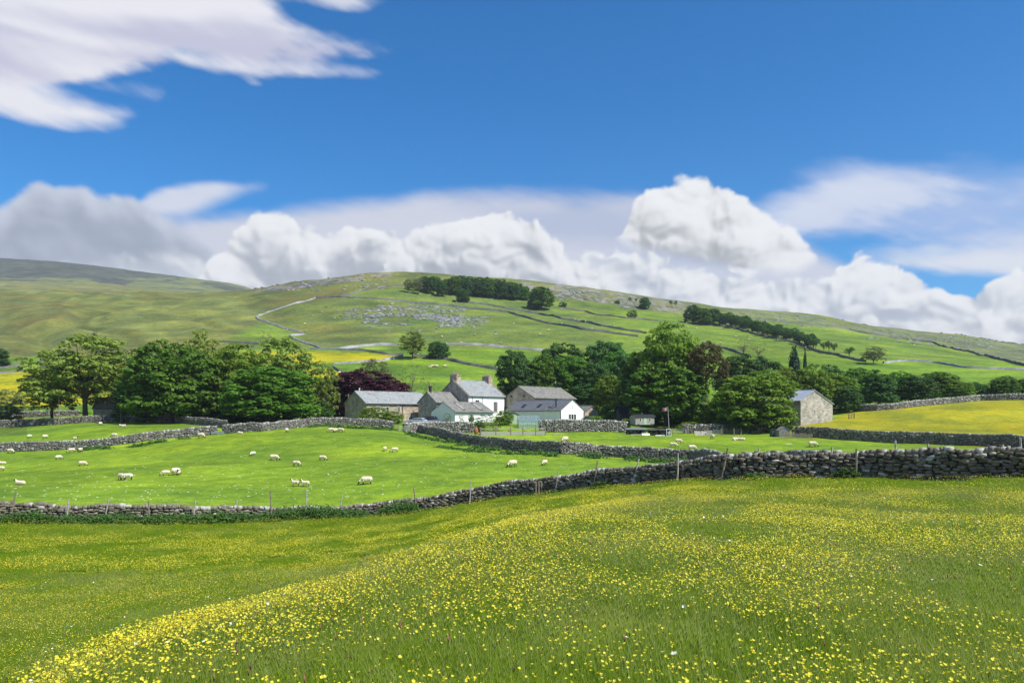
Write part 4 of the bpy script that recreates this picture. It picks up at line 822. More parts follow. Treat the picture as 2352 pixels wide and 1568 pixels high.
wall_bush(1838, 1086, 24, 'small bush at the wall foot between the two larger ones', off=.8)
wall_bush(2268, 1078, 22, 'small plant in the near wall at far right', off=.7)
def undergrowth(label, spots, mat='nettle', ls=0.09, dens=60):
    """spots: column, distance or foot, width m, height m"""
    Cn, Nn, T = [], [], []
    for (p, w, h) in spots:
        n = int(dens * w * max(h, .3)) + 12; g = rng.random(n)
        x = p.x + rng.normal(0, w * .32, n); y = p.y + rng.normal(0, .30, n); z = H(x, y) + h * g ** 0.8 * (1 - np.clip(np.abs(x - p.x) / w, 0, .9)) * rng.uniform(.5, 1.1, n)
        Cn.append(np.column_stack([x, y, z])); Nn.append(np.column_stack([rng.normal(0, .6, n), rng.normal(-.4, .5, n), rng.uniform(.2, 1, n)])); T.append(rng.random(n))
    Cn, Nn, T = map(np.concatenate, (Cn, Nn, T)); V, F, TT = leaf_quads(Cn, Nn, rng.uniform(.6, 1.4, len(Cn)) * ls, T)
    o = link('undergrowth', np_mesh('undergrowth', V, F, [M[mat]], None, False, {'tone': TT})); tag(o, label, 'undergrowth', kind='stuff'); return o
sp_ = []
for px in np.arange(-150, 985, 7.0):
    a = 0.5 + vn(px / 60, 0.0, 91) * 1.3 + (0.35 if 640 < px < 960 or 150 < px < 300 else 0)
    if a > 0.35: x, y = wallp(px, rng.uniform(.6, 1.6)); sp_.append((Vector((x, y, 0)), 0.9, 0.50 + 0.75 * a))
for px in np.arange(985, 1700, 9.0):
    if vn(px / 50, 3.0, 92) > 0.02: x, y = wallp(px, rng.uniform(.5, 1.0)); sp_.append((Vector((x, y, 0)), 0.6, 0.4))
for px in np.arange(1700, 2600, 11.0):
    if vn(px / 70, 3.0, 93) > 0.05: x, y = wallp(px, rng.uniform(.4, .8)); sp_.append((Vector((x, y, 0)), 0.5, 0.3))
undergrowth('nettles and rank grass along the foot of the near wall', sp_, ls=0.08, dens=230)
sp_ = [(hit(px + rng.uniform(-4, 4), r + rng.uniform(-1, 3), 80), 2.0, .8) for px, r in ((940, 996), (960, 1001), (980, 1006), (1005, 1010), (1030, 1016), (1060, 1022), (1090, 1030), (1120, 1034), (1140, 1036), (1170, 1040), (1210, 1043), (1240, 1044), (1265, 1047), (1345, 1048), (1360, 1050), (1375, 1050), (1450, 1056), (1470, 1057), (1510, 1060), (1535, 1061), (1550, 1062), (1575, 1064))]
sp_ += [(hit(px, 1027 + (px - 1010) * .12 + rng.uniform(-1, 1), 80), 1.6, .35) for px in range(1010, 1120, 8)]
sp_ += [(hit(px, np.interp(px, [180, 300, 430], [1034, 1026, 1008]) + rng.uniform(-1, 2), 80), 2.0, .7) for px in (190, 205, 225, 245, 310, 325, 345, 360, 370, 420)]
sp_ += [(hit(px, r, 80), 2.5, .8) for px, r in ((755, 979), (775, 981), (795, 983), (815, 984), (835, 985), (860, 986), (880, 987), (900, 988), (720, 981))]
undergrowth('nettles and dark tufts along the pasture walls', sp_, ls=0.16, dens=70)

# ------------------------------------------------------------------ sheep
def capsule(a, b, r1, r2, n=12, m=5):
    a, b = Vector(a), Vector(b); mb = MB(); L = (b - a).length; t = (b - a).normalized() if L > 1e-6 else Vector((0, 0, 1)); pts, rad = [], []
    for i in range(m): q = math.pi / 2 * (1 - i / m); pts.append(a - t * r1 * math.sin(q)); rad.append(max(r1 * math.cos(q), 1e-3))
    pts.append(a); rad.append(r1); pts.append(b); rad.append(r2)
    for i in range(1, m + 1): q = math.pi / 2 * i / m; pts.append(b + t * r2 * math.sin(q)); rad.append(max(r2 * math.cos(q), 1e-3))
    return mb.tube(pts, rad, n)
def fused(name, caps, voxel, mats, classify):
    mb = MB()
    for c_ in caps: q = capsule(*c_); mb.add(q.v, q.f)
    me = mb.mesh('tmp'); o = bpy.data.objects.new('tmp', me); COL.objects.link(o); r = o.modifiers.new('r', 'REMESH'); r.mode = 'VOXEL'; r.voxel_size = voxel
    s_ = o.modifiers.new('s', 'SMOOTH'); s_.factor = 0.5; s_.iterations = 2
    dg = bpy.context.evaluated_depsgraph_get(); out = bpy.data.meshes.new_from_object(o.evaluated_get(dg)); out.name = name; bpy.data.objects.remove(o)
    for m in mats: out.materials.append(m)
    for v in out.vertices:
        k = fbm(v.co.x * 9, v.co.y * 9 + v.co.z * 7, 5, 2)[()] if hasattr(fbm(0.1, 0.1), 'shape') else 0
    co = np.array([v.co[:] for v in out.vertices]); nn = np.array([v.normal[:] for v in out.vertices]); wl = co[:, 2] > 0.28
    co = co + nn * (fbm(co[:, 0] * 11 + co[:, 2] * 5, co[:, 1] * 11 + co[:, 2] * 7, 5, 3) * 0.03 * wl)[:, None]; out.vertices.foreach_set('co', co.astype(np.float32).ravel())
    for p in out.polygons: p.material_index = classify(p.center); p.use_smooth = True
    out.update(); return out
M['wool'] = plain('wool', (0.74, 0.62, 0.47), 0.95, 0.18, 14.0, 0.05, bmp=0.8)
M['wool_lamb'] = plain('lamb_wool', (0.78, 0.70, 0.57), 0.95, 0.12, 14.0, 0.05, bmp=0.6)
M['face'] = plain('dark_face', (0.025, 0.022, 0.02), 0.8, 0.3, 8.0, 0.2)
def sheep_mesh(name, pose, wool, fat=1.0):
    r = 0.235 * fat; b0 = 0.0 if pose != 'lie' else -0.30; c_ = []
    c_ += [((-.36, 0, .56 + b0), (.30, 0, .57 + b0), r, r * .94), ((-.30, 0, .50 + b0), (.25, 0, .50 + b0), r * .9, r * .85), ((-.50, 0, .58 + b0), (-.60, 0, .44 + b0), .05, .03)]
    if pose == 'graze': hn = [(.36, 0, .60), (.58, 0, .38), (.66, 0, .26), (.76, 0, .07)]
    elif pose == 'lie': hn = [(.34, 0, .36), (.50, 0, .52), (.56, 0, .58), (.72, 0, .52)]
    else: hn = [(.34, 0, .66), (.50, 0, .86), (.56, 0, .93), (.73, 0, .86)]
    c_ += [(hn[0], hn[1], .16 * fat, .10), (hn[1], hn[2], .10, .082), (hn[2], hn[3], .080, .045)]
    e = Vector(hn[2]); 
    for s_ in (-1, 1): c_.append((e + Vector((-.01, s_ * .05, .03)), e + Vector((-.05, s_ * .16, .02)), .028, .018))
    legs = {'graze': [(.27, .05), (.30, -.06), (-.40, .04), (-.36, -.06)], 'stand': [(.28, .0), (.28, 0), (-.40, 0), (-.38, 0)], 'walk': [(.28, .10), (.30, -.12), (-.42, .10), (-.38, -.10)], 'lie': []}[pose]
    for i, (x, dx_) in enumerate(legs):
        s_ = 1 if i % 2 else -1; y = s_ * .12
        if i < 2: c_ += [((x, y, .46), (x + dx_ * .4, y, .26), .075, .045), ((x + dx_ * .4, y, .26), (x + dx_, y, .03), .040, .034)]
        else: c_ += [((x, y, .46), (x + .04 + dx_ * .3, y, .34), .10, .06), ((x + .04 + dx_ * .3, y, .34), (x - .05 + dx_ * .6, y, .22), .055, .040), ((x - .05 + dx_ * .6, y, .22), (x - .02 + dx_, y, .03), .038, .034)]
    if pose == 'lie': c_ += [((.25, -.14, .12), (.48, -.16, .06), .07, .04), ((-.30, -.2, .12), (-.10, -.26, .06), .10, .05)]
    h0, h1 = Vector(hn[2]), Vector(hn[3])
    def cls(p):
        if pose != 'lie' and p.z < .31 and p.x < .52: return 1
        if (p - h0).dot((h1 - h0).normalized()) > -.05 and (p - h0).length < .34: return 1
        return 0
    return fused(name, c_, 0.028, [wool, M['face']], cls)
SM = {'graze': sheep_mesh('sheep_grazing', 'graze', M['wool']), 'stand': sheep_mesh('sheep_standing', 'stand', M['wool']), 'walk': sheep_mesh('sheep_walking', 'walk', M['wool'], .9), 'lie': sheep_mesh('sheep_lying', 'lie', M['wool']),
      'lgraze': sheep_mesh('lamb_grazing', 'graze', M['wool_lamb'], .82), 'lstand': sheep_mesh('lamb_standing', 'walk', M['wool_lamb'], .82)}
def sheep(px, row, pose, yaw, s_, label, dmin=62, group='sheep in the pastures'):
    p = hit(px, row, dmin); o = link('sheep' if pose[0] != 'l' or pose == 'lie' else 'lamb', SM[pose]); o.location = (p.x, p.y, p.z - 0.02); o.rotation_euler = (0, 0, R(yaw)); o.scale = (s_ * .86,) * 3
    tag(o, label, 'sheep', group); return o
# yaw 0 looks right, 180 looks left, -90 looks at the camera, 90 looks away
for a in [
 (841, 1112, 'graze', 195, 1.28, 'biggest nearest ewe, grazing side-on near the wire fence'),
 (678, 1116, 'walk', 172, .95, 'left one of the pair of walking lambs with raised black heads'),
 (701, 1117, 'walk', 175, .95, 'right one of the pair of walking lambs with raised black heads'),
 (681, 1070, 'graze', -15, 1.05, 'ewe grazing with its head down to the right, above the walking pair'),
 (630, 1057, 'graze', 0, 1.25, 'large ewe grazing side-on with dark rump, left of centre'),
 (741, 1057, 'graze', -10, 1.05, 'ewe grazing alone right of the large dark-rumped ewe'),
 (581, 1046, 'lgraze', 240, 1.0, 'small sheep facing down in the left middle of the pasture'),
 (884, 1036, 'graze', 80, 1.05, 'sheep seen from behind, left one of two near the curved wall'),
 (906, 1038, 'graze', 190, 1.05, 'sheep grazing to the left, right one of two near the curved wall'),
 (1177, 1072, 'graze', 215, 1.25, 'ewe grazing towards the camera in the right part of the pasture'),
 (1251, 1068, 'graze', 235, 1.0, 'narrow front-on sheep right of the grazing ewe'),
 (760, 992, 'graze', 185, 1.15, 'left one of three sheep on the brow below the long barn'),
 (771, 992, 'graze', 250, 1.05, 'middle one of three sheep on the brow below the long barn'),
 (783, 992, 'graze', -20, 1.15, 'right one of three sheep on the brow below the long barn'),
 (659, 993, 'lgraze', 90, 1.3, 'single sheep seen end-on on the brow left of the three'),
 (552, 996, 'lie', 170, 1.0, 'sheep lying down by the wall near the white trough'),
 (462, 1006, 'graze', -20, 1.5, 'pale sheep grazing below the end of the rising wall'),
 (404, 1090, 'graze', 70, 1.3, 'ewe seen from behind with a lamb at its side'),
 (410, 1091, 'lstand', 280, .9, 'lamb pressed against the side of the ewe seen from behind'),
 (380, 1092, 'graze', 200, 1.0, 'sheep grazing just left of the ewe and lamb'),
 (279, 1102, 'graze', -35, 1.2, 'ewe grazing head to head with its lamb'),
 (293, 1102, 'lgraze', 180, 1.25, 'pale lamb facing the grazing ewe'),
 (190, 1070, 'graze', 10, 1.1, 'sheep grazing alone in the lower left pasture'),
 (135, 1055, 'lgraze', 60, 1.15, 'small sheep below the left wall, right of the pair'),
 (164, 1039, 'graze', 200, 1.2, 'left one of two sheep right at the left wall'),
 (185, 1038, 'graze', 95, 1.2, 'right one of two sheep right at the left wall'),
 (24, 1041, 'graze', -10, 1.3, 'sheep beside the wall at the far left'),
 (6, 1065, 'lie', 200, 1.0, 'sheep lying at the left edge of the view'),
 (46, 1113, 'lie', 175, 1.25, 'lying sheep with a black head in the lower left corner'),
 (2, 1081, 'graze', 180, 1.0, 'sheep half cut off by the left edge')]:
    sheep(*a)
for a in [
 (68, 1006, 'lgraze', 80, 1.2, 'leftmost sheep of the far-left strip field'),
 (104, 1007, 'lgraze', 75, 1.3, 'second sheep of the far-left strip field'),
 (173, 1007, 'lie', 0, .9, 'sheep lying flat in the far-left strip field'),
 (262, 1004, 'graze', 170, 1.25, 'sheep in the middle of the far-left strip field'),
 (231, 977, 'lgraze', 90, 1.3, 'sheep under the wall by the stone shed'),
 (279, 979, 'lie', 180, 1.1, 'left one of two sheep lying under the sycamores'),
 (285, 979, 'lie', 0, 1.1, 'right one of two sheep lying under the sycamores'),
 (1298, 1015, 'graze', 225, 1.45, 'sheep grazing below the brownish garden wall'),
 (1559, 1018, 'graze', -10, 1.2, 'sheep below the gate, the upper one of three'),
 (1547, 1027, 'graze', -20, 1.2, 'sheep against the curving wall, lowest left of three'),
 (1590, 1034, 'graze', 0, 1.3, 'plump sheep touching the top of the curving wall'),
 (1648, 1048, 'lie', 175, 1.4, 'pale sheep lying behind the near wall by the leaning post'),
 (1636, 1008, 'graze', 95, 1.35, 'white sheep standing by the pallets, seen from behind'),
 (1690, 1011, 'lie', 0, 1.35, 'white sheep lying in front of the junk, left one'),
 (1703, 1011, 'lie', 160, 1.2, 'white sheep lying in front of the junk, right one'),
 (1867, 1026, 'graze', -5, 1.35, 'ewe grazing alone in front of the right-hand wall')]:
    sheep(*a, dmin=98)
for k, (px, row) in enumerate([(1022, 843), (987, 846), (993, 843), (999, 843), (1004, 843), (780, 858), (807, 858), (822, 862)]):
    sheep(px, row, 'graze', random.uniform(0, 360), 1.5, ['single white sheep below the two lone trees', 'first white dot of the four sheep in a line behind the copper beech', 'second white dot of the four sheep in a line', 'third white dot of the four sheep in a line', 'fourth white dot of the four sheep in a line', 'first sheep by the pale broken wall', 'second sheep by the pale broken wall', 'third sheep by the pale broken wall'][k], 225, 'sheep on the hill')
for k in range(26):
    px, row = [(1290, 712), (1320, 735), (1330, 738), (1345, 741), (1290, 745), (1260, 760), (1240, 770), (1360, 757), (1410, 745), (1180, 745), (1150, 790), (1560, 752), (1580, 754), (1600, 757), (1500, 800), (1690, 775), (1720, 782), (1655, 790), (1850, 800), (2100, 795), (900, 700), (1060, 790), (1090, 770), (1015, 775), (700, 745), (660, 760)][k]
    sheep(px, row, 'graze', random.uniform(0, 360), 1.6, 'white speck of a sheep grazing far up the green hillside', 420 if row < 780 else 300, 'distant sheep on the hillside')
# ------------------------------------------------------------------ buildings
def course_mat(name, dark, light, mortar, sc=(2.2, 4.6)):
    m, nt, o = new_mat(name); p = objc(); x, y, z = sep(p)
    b = nt.nodes.new('ShaderNodeTexBrick'); put(b.inputs['Vector'], vec((x + y) * 1.0 + noise(p, 1.5, 2.0) * 0.15, z + noise(p, 1.1, 2.0) * 0.12, 0)); b.inputs['Scale'].default_value = 1.0
    b.inputs['Brick Width'].default_value = 1 / sc[0]; b.inputs['Row Height'].default_value = 1 / sc[1]; b.inputs['Mortar Size'].default_value = 0.012; b.offset = 0.5
    put(b.inputs['Color1'], dark); put(b.inputs['Color2'], light); put(b.inputs['Mortar'], mortar); n = noise(p, 0.7, 5.0, 0.65); n2 = noise(p, 9.0, 4.0, 0.7)
    c = mix(1.0, E(b.outputs[0]), mix(smooth(n, 0.3, 0.7), (0.7, 0.7, 0.72), (1.25, 1.2, 1.12)), 'MULTIPLY'); c = mix(1.0, c, mix(smooth(n2, 0.3, 0.7), (0.75, 0.75, 0.75), (1.25, 1.25, 1.25)), 'MULTIPLY')
    finish(nt, o, c, 0.92, bump(E(b.outputs[1]) * -0.5 + n2 * 0.6, 0.6, 0.04), 0.15); return m
def roof_mat(name, a, b, stain=(0.10, 0.10, 0.085), rows=2.6, rough=0.6):
    m, nt, o = new_mat(name); p = objc(); x, y, z = sep(p)
    br = nt.nodes.new('ShaderNodeTexBrick'); put(br.inputs['Vector'], vec(x, z * 1.6, 0)); br.inputs['Scale'].default_value = 1.0
    br.inputs['Brick Width'].default_value = 0.55; br.inputs['Row Height'].default_value = 1 / rows; br.inputs['Mortar Size'].default_value = 0.01
    put(br.inputs['Color1'], a); put(br.inputs['Color2'], b); put(br.inputs['Mortar'], tuple(q * 0.5 for q in a))
    n = noise(vec(x * 0.6, y * 0.6, z * 1.2), 0.8, 6.0, 0.7); n2 = noise(p, 5.0, 5.0, 0.7)
    c = mix(smooth(n, 0.52, 0.75) * 0.7, E(br.outputs[0]), stain); c = mix(1.0, c, mix(smooth(n2, 0.3, 0.7), (0.78, 0.78, 0.78), (1.2, 1.2, 1.2)), 'MULTIPLY')
    finish(nt, o, c, rough, bump(E(br.outputs[1]) * -0.5 + n2 * 0.3, 0.5, 0.03), 0.3); return m
M['sand'] = course_mat('sandstone_wall', (0.34, 0.28, 0.215), (0.56, 0.47, 0.37), (0.40, 0.34, 0.275))
M['grey_st'] = course_mat('grey_stone_wall', (0.27, 0.255, 0.225), (0.43, 0.405, 0.355), (0.32, 0.30, 0.26))
M['pale_st'] = course_mat('pale_stone_wall', (0.34, 0.325, 0.285), (0.53, 0.505, 0.45), (0.36, 0.34, 0.30), (1.8, 4.0))
M['white'] = plain('white_render', (0.85, 0.85, 0.84), 0.85, 0.05, 0.9, 0.2, bmp=0.2)
M['roof_g'] = roof_mat('grey_slate_roof', (0.25, 0.265, 0.26), (0.35, 0.365, 0.35))
M['roof_b'] = roof_mat('stone_slate_roof', (0.17, 0.165, 0.145), (0.28, 0.27, 0.235), (0.09, 0.09, 0.065))
M['roof_d'] = roof_mat('dark_slate_roof', (0.13, 0.135, 0.14), (0.19, 0.195, 0.20), (0.16, 0.16, 0.15))
M['tin'] = roof_mat('corrugated_sheet_roof', (0.34, 0.38, 0.42), (0.42, 0.46, 0.50), (0.24, 0.28, 0.32), 0.3, 0.5)
M['glass'] = plain('window_glass', (0.02, 0.025, 0.03), 0.12, 0.1, 1.0, 0.8)
M['paint'] = plain('white_paint', (0.78, 0.78, 0.76), 0.5, 0.04, 2.0)
M['lead'] = plain('dark_gutter', (0.04, 0.04, 0.045), 0.5, 0.2, 2.0)
M['pot'] = plain('chimney_pot', (0.42, 0.33, 0.22), 0.8, 0.2, 2.0)
M['wood'] = plain('weathered_wood', (0.24, 0.20, 0.15), 0.85, 0.35, 5.0, bmp=0.4)
M['wood_pale'] = plain('pale_weathered_wood', (0.42, 0.39, 0.33), 0.85, 0.25, 5.0, bmp=0.4)
M['wood_dark'] = plain('dark_wood', (0.055, 0.05, 0.045), 0.8, 0.35, 5.0, bmp=0.3)
M['green_p'] = plain('pale_green_paint', (0.42, 0.50, 0.38), 0.7, 0.08, 3.0)
M['hutp'] = plain('cream_painted_tin', (0.33, 0.32, 0.28), 0.6, 0.08, 3.0)
M['black'] = plain('black_felt', (0.02, 0.022, 0.027), 0.7, 0.3, 3.0)
M['metal'] = plain('galvanised_metal', (0.33, 0.36, 0.37), 0.45, 0.15, 4.0, 0.5, 0.6)
M['terra'] = plain('terracotta', (0.38, 0.13, 0.075), 0.8, 0.15, 4.0)
def hexmat(name, rgb, rough=.4, **k): M[name] = plain(name, rgb, rough, 0.06, 2.0, **k); return M[name]

class House:
    """gabled building; local x along the ridge, y from the front wall to the back wall"""
    def __init__(s, name, label, cat, px, d, yaw, L, W, h1, zr, wall, roof, h2=None, over=0.25, base=None, far_origin=False, group='farm buildings', ridge_at=0.5, gable_wall=None):
        g = at(px, d); yaw_ = R(yaw); x, y = g.x, g.y
        if far_origin: x -= L * math.cos(yaw_); y -= L * math.sin(yaw_)
        z = base if base is not None else g.z; s.z = z
        s.t = empty(name, (x, y, z), yaw_); tag(s.t, label, cat, group); s.L, s.W, s.h1, s.h2 = L, W, h1 - z, (h2 if h2 is not None else h1) - z; s.zr = zr - z; s.yr = W * ridge_at
        m = MB(); b = -2.0
        pr = [(0, b), (W, b), (W, s.h2), (s.yr, s.zr), (0, s.h1)]
        vs = [(0, a, c_) for a, c_ in pr] + [(L, a, c_) for a, c_ in pr]; m.add(vs, [tuple(range(4, -1, -1)), tuple(range(5, 10))] + [(i, i + 5, (i + 1) % 5 + 5, (i + 1) % 5) for i in range(5) if i not in (2, 3)])
        s.wall = m.build('wall', wall, s.t)
        r = MB(); th = 0.14; e = over
        for y0, z0, sg in ((0, s.h1, -1), (W, s.h2, 1)):
            sl = (s.zr - z0) / (s.yr - y0) ; ye = y0 + sg * 0.35; ze = z0 + sl * (ye - y0)
            q = [(ye, ze + 0.02), (s.yr, s.zr + 0.02), (s.yr, s.zr + 0.02 + th), (ye, ze + 0.02 + th)]
            r.add([(-e, a, c_) for a, c_ in q] + [(L + e, a, c_) for a, c_ in q], [(3, 2, 1, 0), (4, 5, 6, 7)] + [(i, i + 4, (i + 1) % 4 + 4, (i + 1) % 4) for i in range(4)])
        r.tube([(-e, s.yr, s.zr + th), (L + e, s.yr, s.zr + th)], 0.13, 6)
        s.roof = r.build('roof', roof, s.t)
        gt = MB(); gt.tube([(-e * .5, -0.42, s.h1 - 0.14), (L + e * .5, -0.42, s.h1 - 0.14)], 0.07, 6); gt.build('gutter', M['lead'], s.t)
    def opening(s, x, z, w, h, side='front', kind='window', bars=(1, 2), frame='paint', glass='glass', sill=True, dy=0.0):
        """a framed opening on the front wall, or on the gable at either end"""
        def T(u, v, q):
            if side == 'front': return (u, -q, v)
            if side == 'end': return (s.L + q, u, v)
            return (-q, u, v)
        def bx(mb, u0, u1, v0, v1, q0, q1): 
            vs = [T(a, c_, b) for b in (q0, q1) for c_ in (v0, v1) for a in (u0, u1)]; mb.add(vs, [(0, 1, 3, 2), (4, 6, 7, 5), (0, 4, 5, 1), (2, 3, 7, 6), (0, 2, 6, 4), (1, 5, 7, 3)])
        f = MB(); t = 0.08
        bx(f, x, x + t, z, z + h, .003, .07); bx(f, x + w - t, x + w, z, z + h, .003, .07); bx(f, x + t, x + w - t, z, z + t, .003, .07); bx(f, x + t, x + w - t, z + h - t, z + h, .003, .07)
        for i in range(1, bars[0] + 1):
            q = x + w * i / (bars[0] + 1); bx(f, q - .025, q + .025, z + t, z + h - t, .01, .06)
        for i in range(1, bars[1] + 1):
            q = z + h * i / (bars[1] + 1); bx(f, x + t, x + w - t, q - .02, q + .02, .01, .055)
        o = f.build(kind, M[frame], s.t)
        g = MB(); bx(g, x + t * .5, x + w - t * .5, z + t * .5, z + h - t * .5, .0, .025); g.build('pane', M[glass], o)
        if kind == 'window' and sill:
            q = MB(); bx(q, x - .1, x + w + .1, z - .16, z - .01, .0, .12); q.build('sill', M['pot'], o)
        return o
    def pipe(s, x, top=None, side='front'):
        p = MB(); p.tube([(x, -.12, -.5), (x, -.12, (top or s.h1) - .1)], .055, 6); p.build('drainpipe', M['lead'], s.t)
    def chimney(s, x, y, w, l, top, mat, pots, roofbase):
        c_ = MB(); c_.box(x - w/2, x + w/2, y - l/2, y + l/2, roofbase, top); c_.box(x - w/2 - .1, x + w/2 + .1, y - l/2 - .1, y + l/2 + .1, top + .002, top + .22); o = c_.build('chimney', mat, s.t)
        for i in range(pots):
            q = MB(); yy = y - l/2 + l * (i + .5) / pots; q.lathe([(.15, 0), (.13, .3), (.12, .62), (.16, .68), (.15, .8)], (x, yy, top + .22), 8); q.build('chimney_pot', M['pot'], o)
    def skylight(s, x, t0, w, l, mat='glass'):
        sl = Vector((0, s.yr, s.zr - s.h1)).normalized(); n = Vector((0, -sl.z, sl.y)); b = Vector((x, 0, s.h1)) + sl * t0 + n * .17; ux = Vector((1, 0, 0)); m = MB()
        vs = [b + ux * a * w + sl * c_ * l + n * q for q in (0, .07) for c_ in (0, 1) for a in (0, 1)]; m.add(vs, [(0, 1, 3, 2), (4, 6, 7, 5), (0, 4, 5, 1), (2, 3, 7, 6), (0, 2, 6, 4), (1, 5, 7, 3)]); o = m.build('skylight', M['lead'], s.t)
        m = MB(); vs = [b + ux * a * w + sl * c_ * l + n * q for q in (.072, .08) for c_ in (.08, .92) for a in (.08, .92)]; m.add(vs, [(0, 1, 3, 2), (4, 6, 7, 5), (0, 4, 5, 1), (2, 3, 7, 6), (0, 2, 6, 4), (1, 5, 7, 3)]); m.build('pane', M[mat], o)

b1 = House('stone_barn', 'long low stone barn with grey slate roof, at the left end of the farm', 'barn', 841, 190, 47, 21, 8.8, zrow(925.5, 190), zrow(899.3, 194), M['sand'], M['roof_g'])
for x, z, w, h, k in ((3.2, 2.3, .95, 1.5, (1, 2)), (9.5, 2.3, .95, 1.5, (1, 2)), (16.6, 2.3, .95, 1.6, (1, 2))): b1.opening(x, z, w, h, bars=k)
b1.opening(6.0, 2.0, .9, 1.7, kind='door', bars=(0, 1)); b1.opening(13.2, -.15, 1.3, 1.4, kind='door', bars=(1, 0)); b1.pipe(11.2)
q = MB(); q.lathe([(.12, 0), (.12, .5), (.2, .55), (.2, .7), (.06, .78)], (1.2, 4.4, b1.zr + .1), 8); q.build('roof_vent', M['paint'], b1.t)
fh = House('farmhouse', 'tall white farmhouse with a chimney at each gable', 'farmhouse', 1075.9, 200, 50, 14.2, 11, zrow(908.6, 200), zrow(873.5, 204), M['grey_st'], M['roof_g'])
w_ = MB(); w_.box(.003, fh.L - .003, -.06, -.003, -1.9, fh.h1 - .05); w_.build('front_render', M['white'], fh.t)
for x, z, w, h, bars in ((2.5, 3.3, 1.5, 2.1, (1, 2)), (9.6, 2.3, 1.6, 2.7, (2, 4)), (6.7, 1.6, .9, .9, (1, 1))):
    o = fh.opening(x, z, w, h, bars=bars); o.location = (0, -.061, 0)
fh.pipe(1.4); fh.pipe(5.3); fh.pipe(fh.L - .15)
fh.chimney(.85, fh.yr, 1.5, 2.4, zrow(862.5, 204) - fh.z, M['sand'], 4, fh.zr - 1.6); fh.chimney(fh.L - .85, fh.yr, 1.5, 2.4, zrow(866, 213) - fh.z, M['sand'], 4, fh.zr - 1.6)
for xx in (.0, fh.L):    # raised stone copings along the gables
    q = MB()
    for y0, z0 in ((-.35, fh.h1 - .25), (fh.W + .35, fh.h2 - .25)):
        a, b = Vector((xx, y0, z0 + .28)), Vector((xx, fh.yr, fh.zr + .28)); q.bar(a, b, .24)
    q.build('gable_coping', M['sand'], fh.t)
an = House('stone_annex', 'low dark stone annex wedged between long barn and farmhouse', 'outbuilding', 1002.2, 195, 50, 13.2, 6.5, zrow(923.8, 196), zrow(901, 199), M['grey_st'], M['roof_b'])
an.chimney(1.0, 3.2, .5, .5, zrow(889, 200) - an.z, M['lead'], 1, an.zr - .4)
wc = House('white_cottage', 'small white cottage with brown slate roof in front of the farmhouse', 'cottage', 1045, 185, 45, 12.4, 8.8, zrow(945.5, 185), zrow(924, 188), M['white'], M['roof_b'], over=.12)
wc.skylight(3.0, .7, .9, 3.9, 'hutp'); wc.skylight(8.6, .7, .9, 3.9, 'hutp')
wc.opening(4.2, 0.1, 1.0, 1.9, kind='door', bars=(0, 0), glass='paint')
sb = House('stone_barn', 'tall stone barn with two small square holes in its gable, behind the white barn', 'barn', 1227.4, 205, 50, 18.6, 10.5, zrow(913.2, 205), zrow(887.5, 208), M['sand'], M['roof_b'])
for y in (3.2, 7.6): sb.opening(y, sb.h1 + .25, .55, .55, side='gable', bars=(0, 0), frame='lead', sill=False)
sb.chimney(16.2, sb.yr, .4, .4, sb.zr + 1.1, M['lead'], 1, sb.zr - .3)
phi = 37.0
wb = House('white_barn', 'long white barn with dark slate roof and glazed gable doors', 'barn', 1288.8, 182, -(90 - phi), 21.5, 7.0, zrow(941.4, 182), zrow(918.3, 185), M['white'], M['roof_d'], far_origin=True, over=.1)
for x in (5.2, 11.4, 15.8): wb.skylight(x, 1.1, 1.1, 1.3, 'metal' if x > 15 else 'glass')
q = MB(); q.tube([(18.6, .9, wb.h1 + .4), (18.6, .9, wb.zr + .35)], .17, 8); q.build('flue', M['black'], wb.t)
for i, y in enumerate((2.3, 3.1, 3.9)): wb.opening(y, .0, .72, 2.15, side='end', kind='door', bars=(0, 0))
wb.opening(3.35, 3.3, .3, .9, side='end', bars=(0, 0), frame='paint', glass='paint', sill=False)
wb.pipe(wb.L - .1)
ln = House('stone_lean_to', 'small brown stone gable peeping out right of the white barn', 'outbuilding', 1343, 196, -(90 - phi), 5, 4.6, zrow(946, 196), zrow(933, 198), M['sand'], M['roof_b'], far_origin=True)
rb = House('field_barn', 'pale stone field barn with blue-grey sheet roof beside the buttercup slope', 'barn', 1839, 178, -60, 14, 11, zrow(919.6, 178), zrow(897, 181), M['pale_st'], M['tin'], far_origin=True, h2=zrow(927.3, 183.5), over=.18, base=float(at(1839, 178).z) - .1, ridge_at=.42)
for y, z in ((1.5, 3.6), (4.5, 3.2), (7.5, 3.3), (3.0, 1.9), (6.0, 2.0)): rb.opening(y, z, .22, .16, side='end', bars=(0, 0), frame='lead', glass='lead', sill=False)
ls = House('stone_shed', 'ruined stone shed with pale sagging roof under the spreading ash', 'shed', 214, 199, 12, 7.6, 6, zrow(937, 199), zrow(914, 202), M['grey_st'], M['roof_b'])
ls.opening(4.2, 0, 1.0, 2.0, kind='door', bars=(0, 0), frame='wood_pale', glass='black')
ds = House('dark_shed', 'long dark low shed deep in shade behind the shepherd hut', 'shed', 1424, 184, 8, 5.6, 4, zrow(948, 184), zrow(936, 186), M['wood_dark'], M['black'])

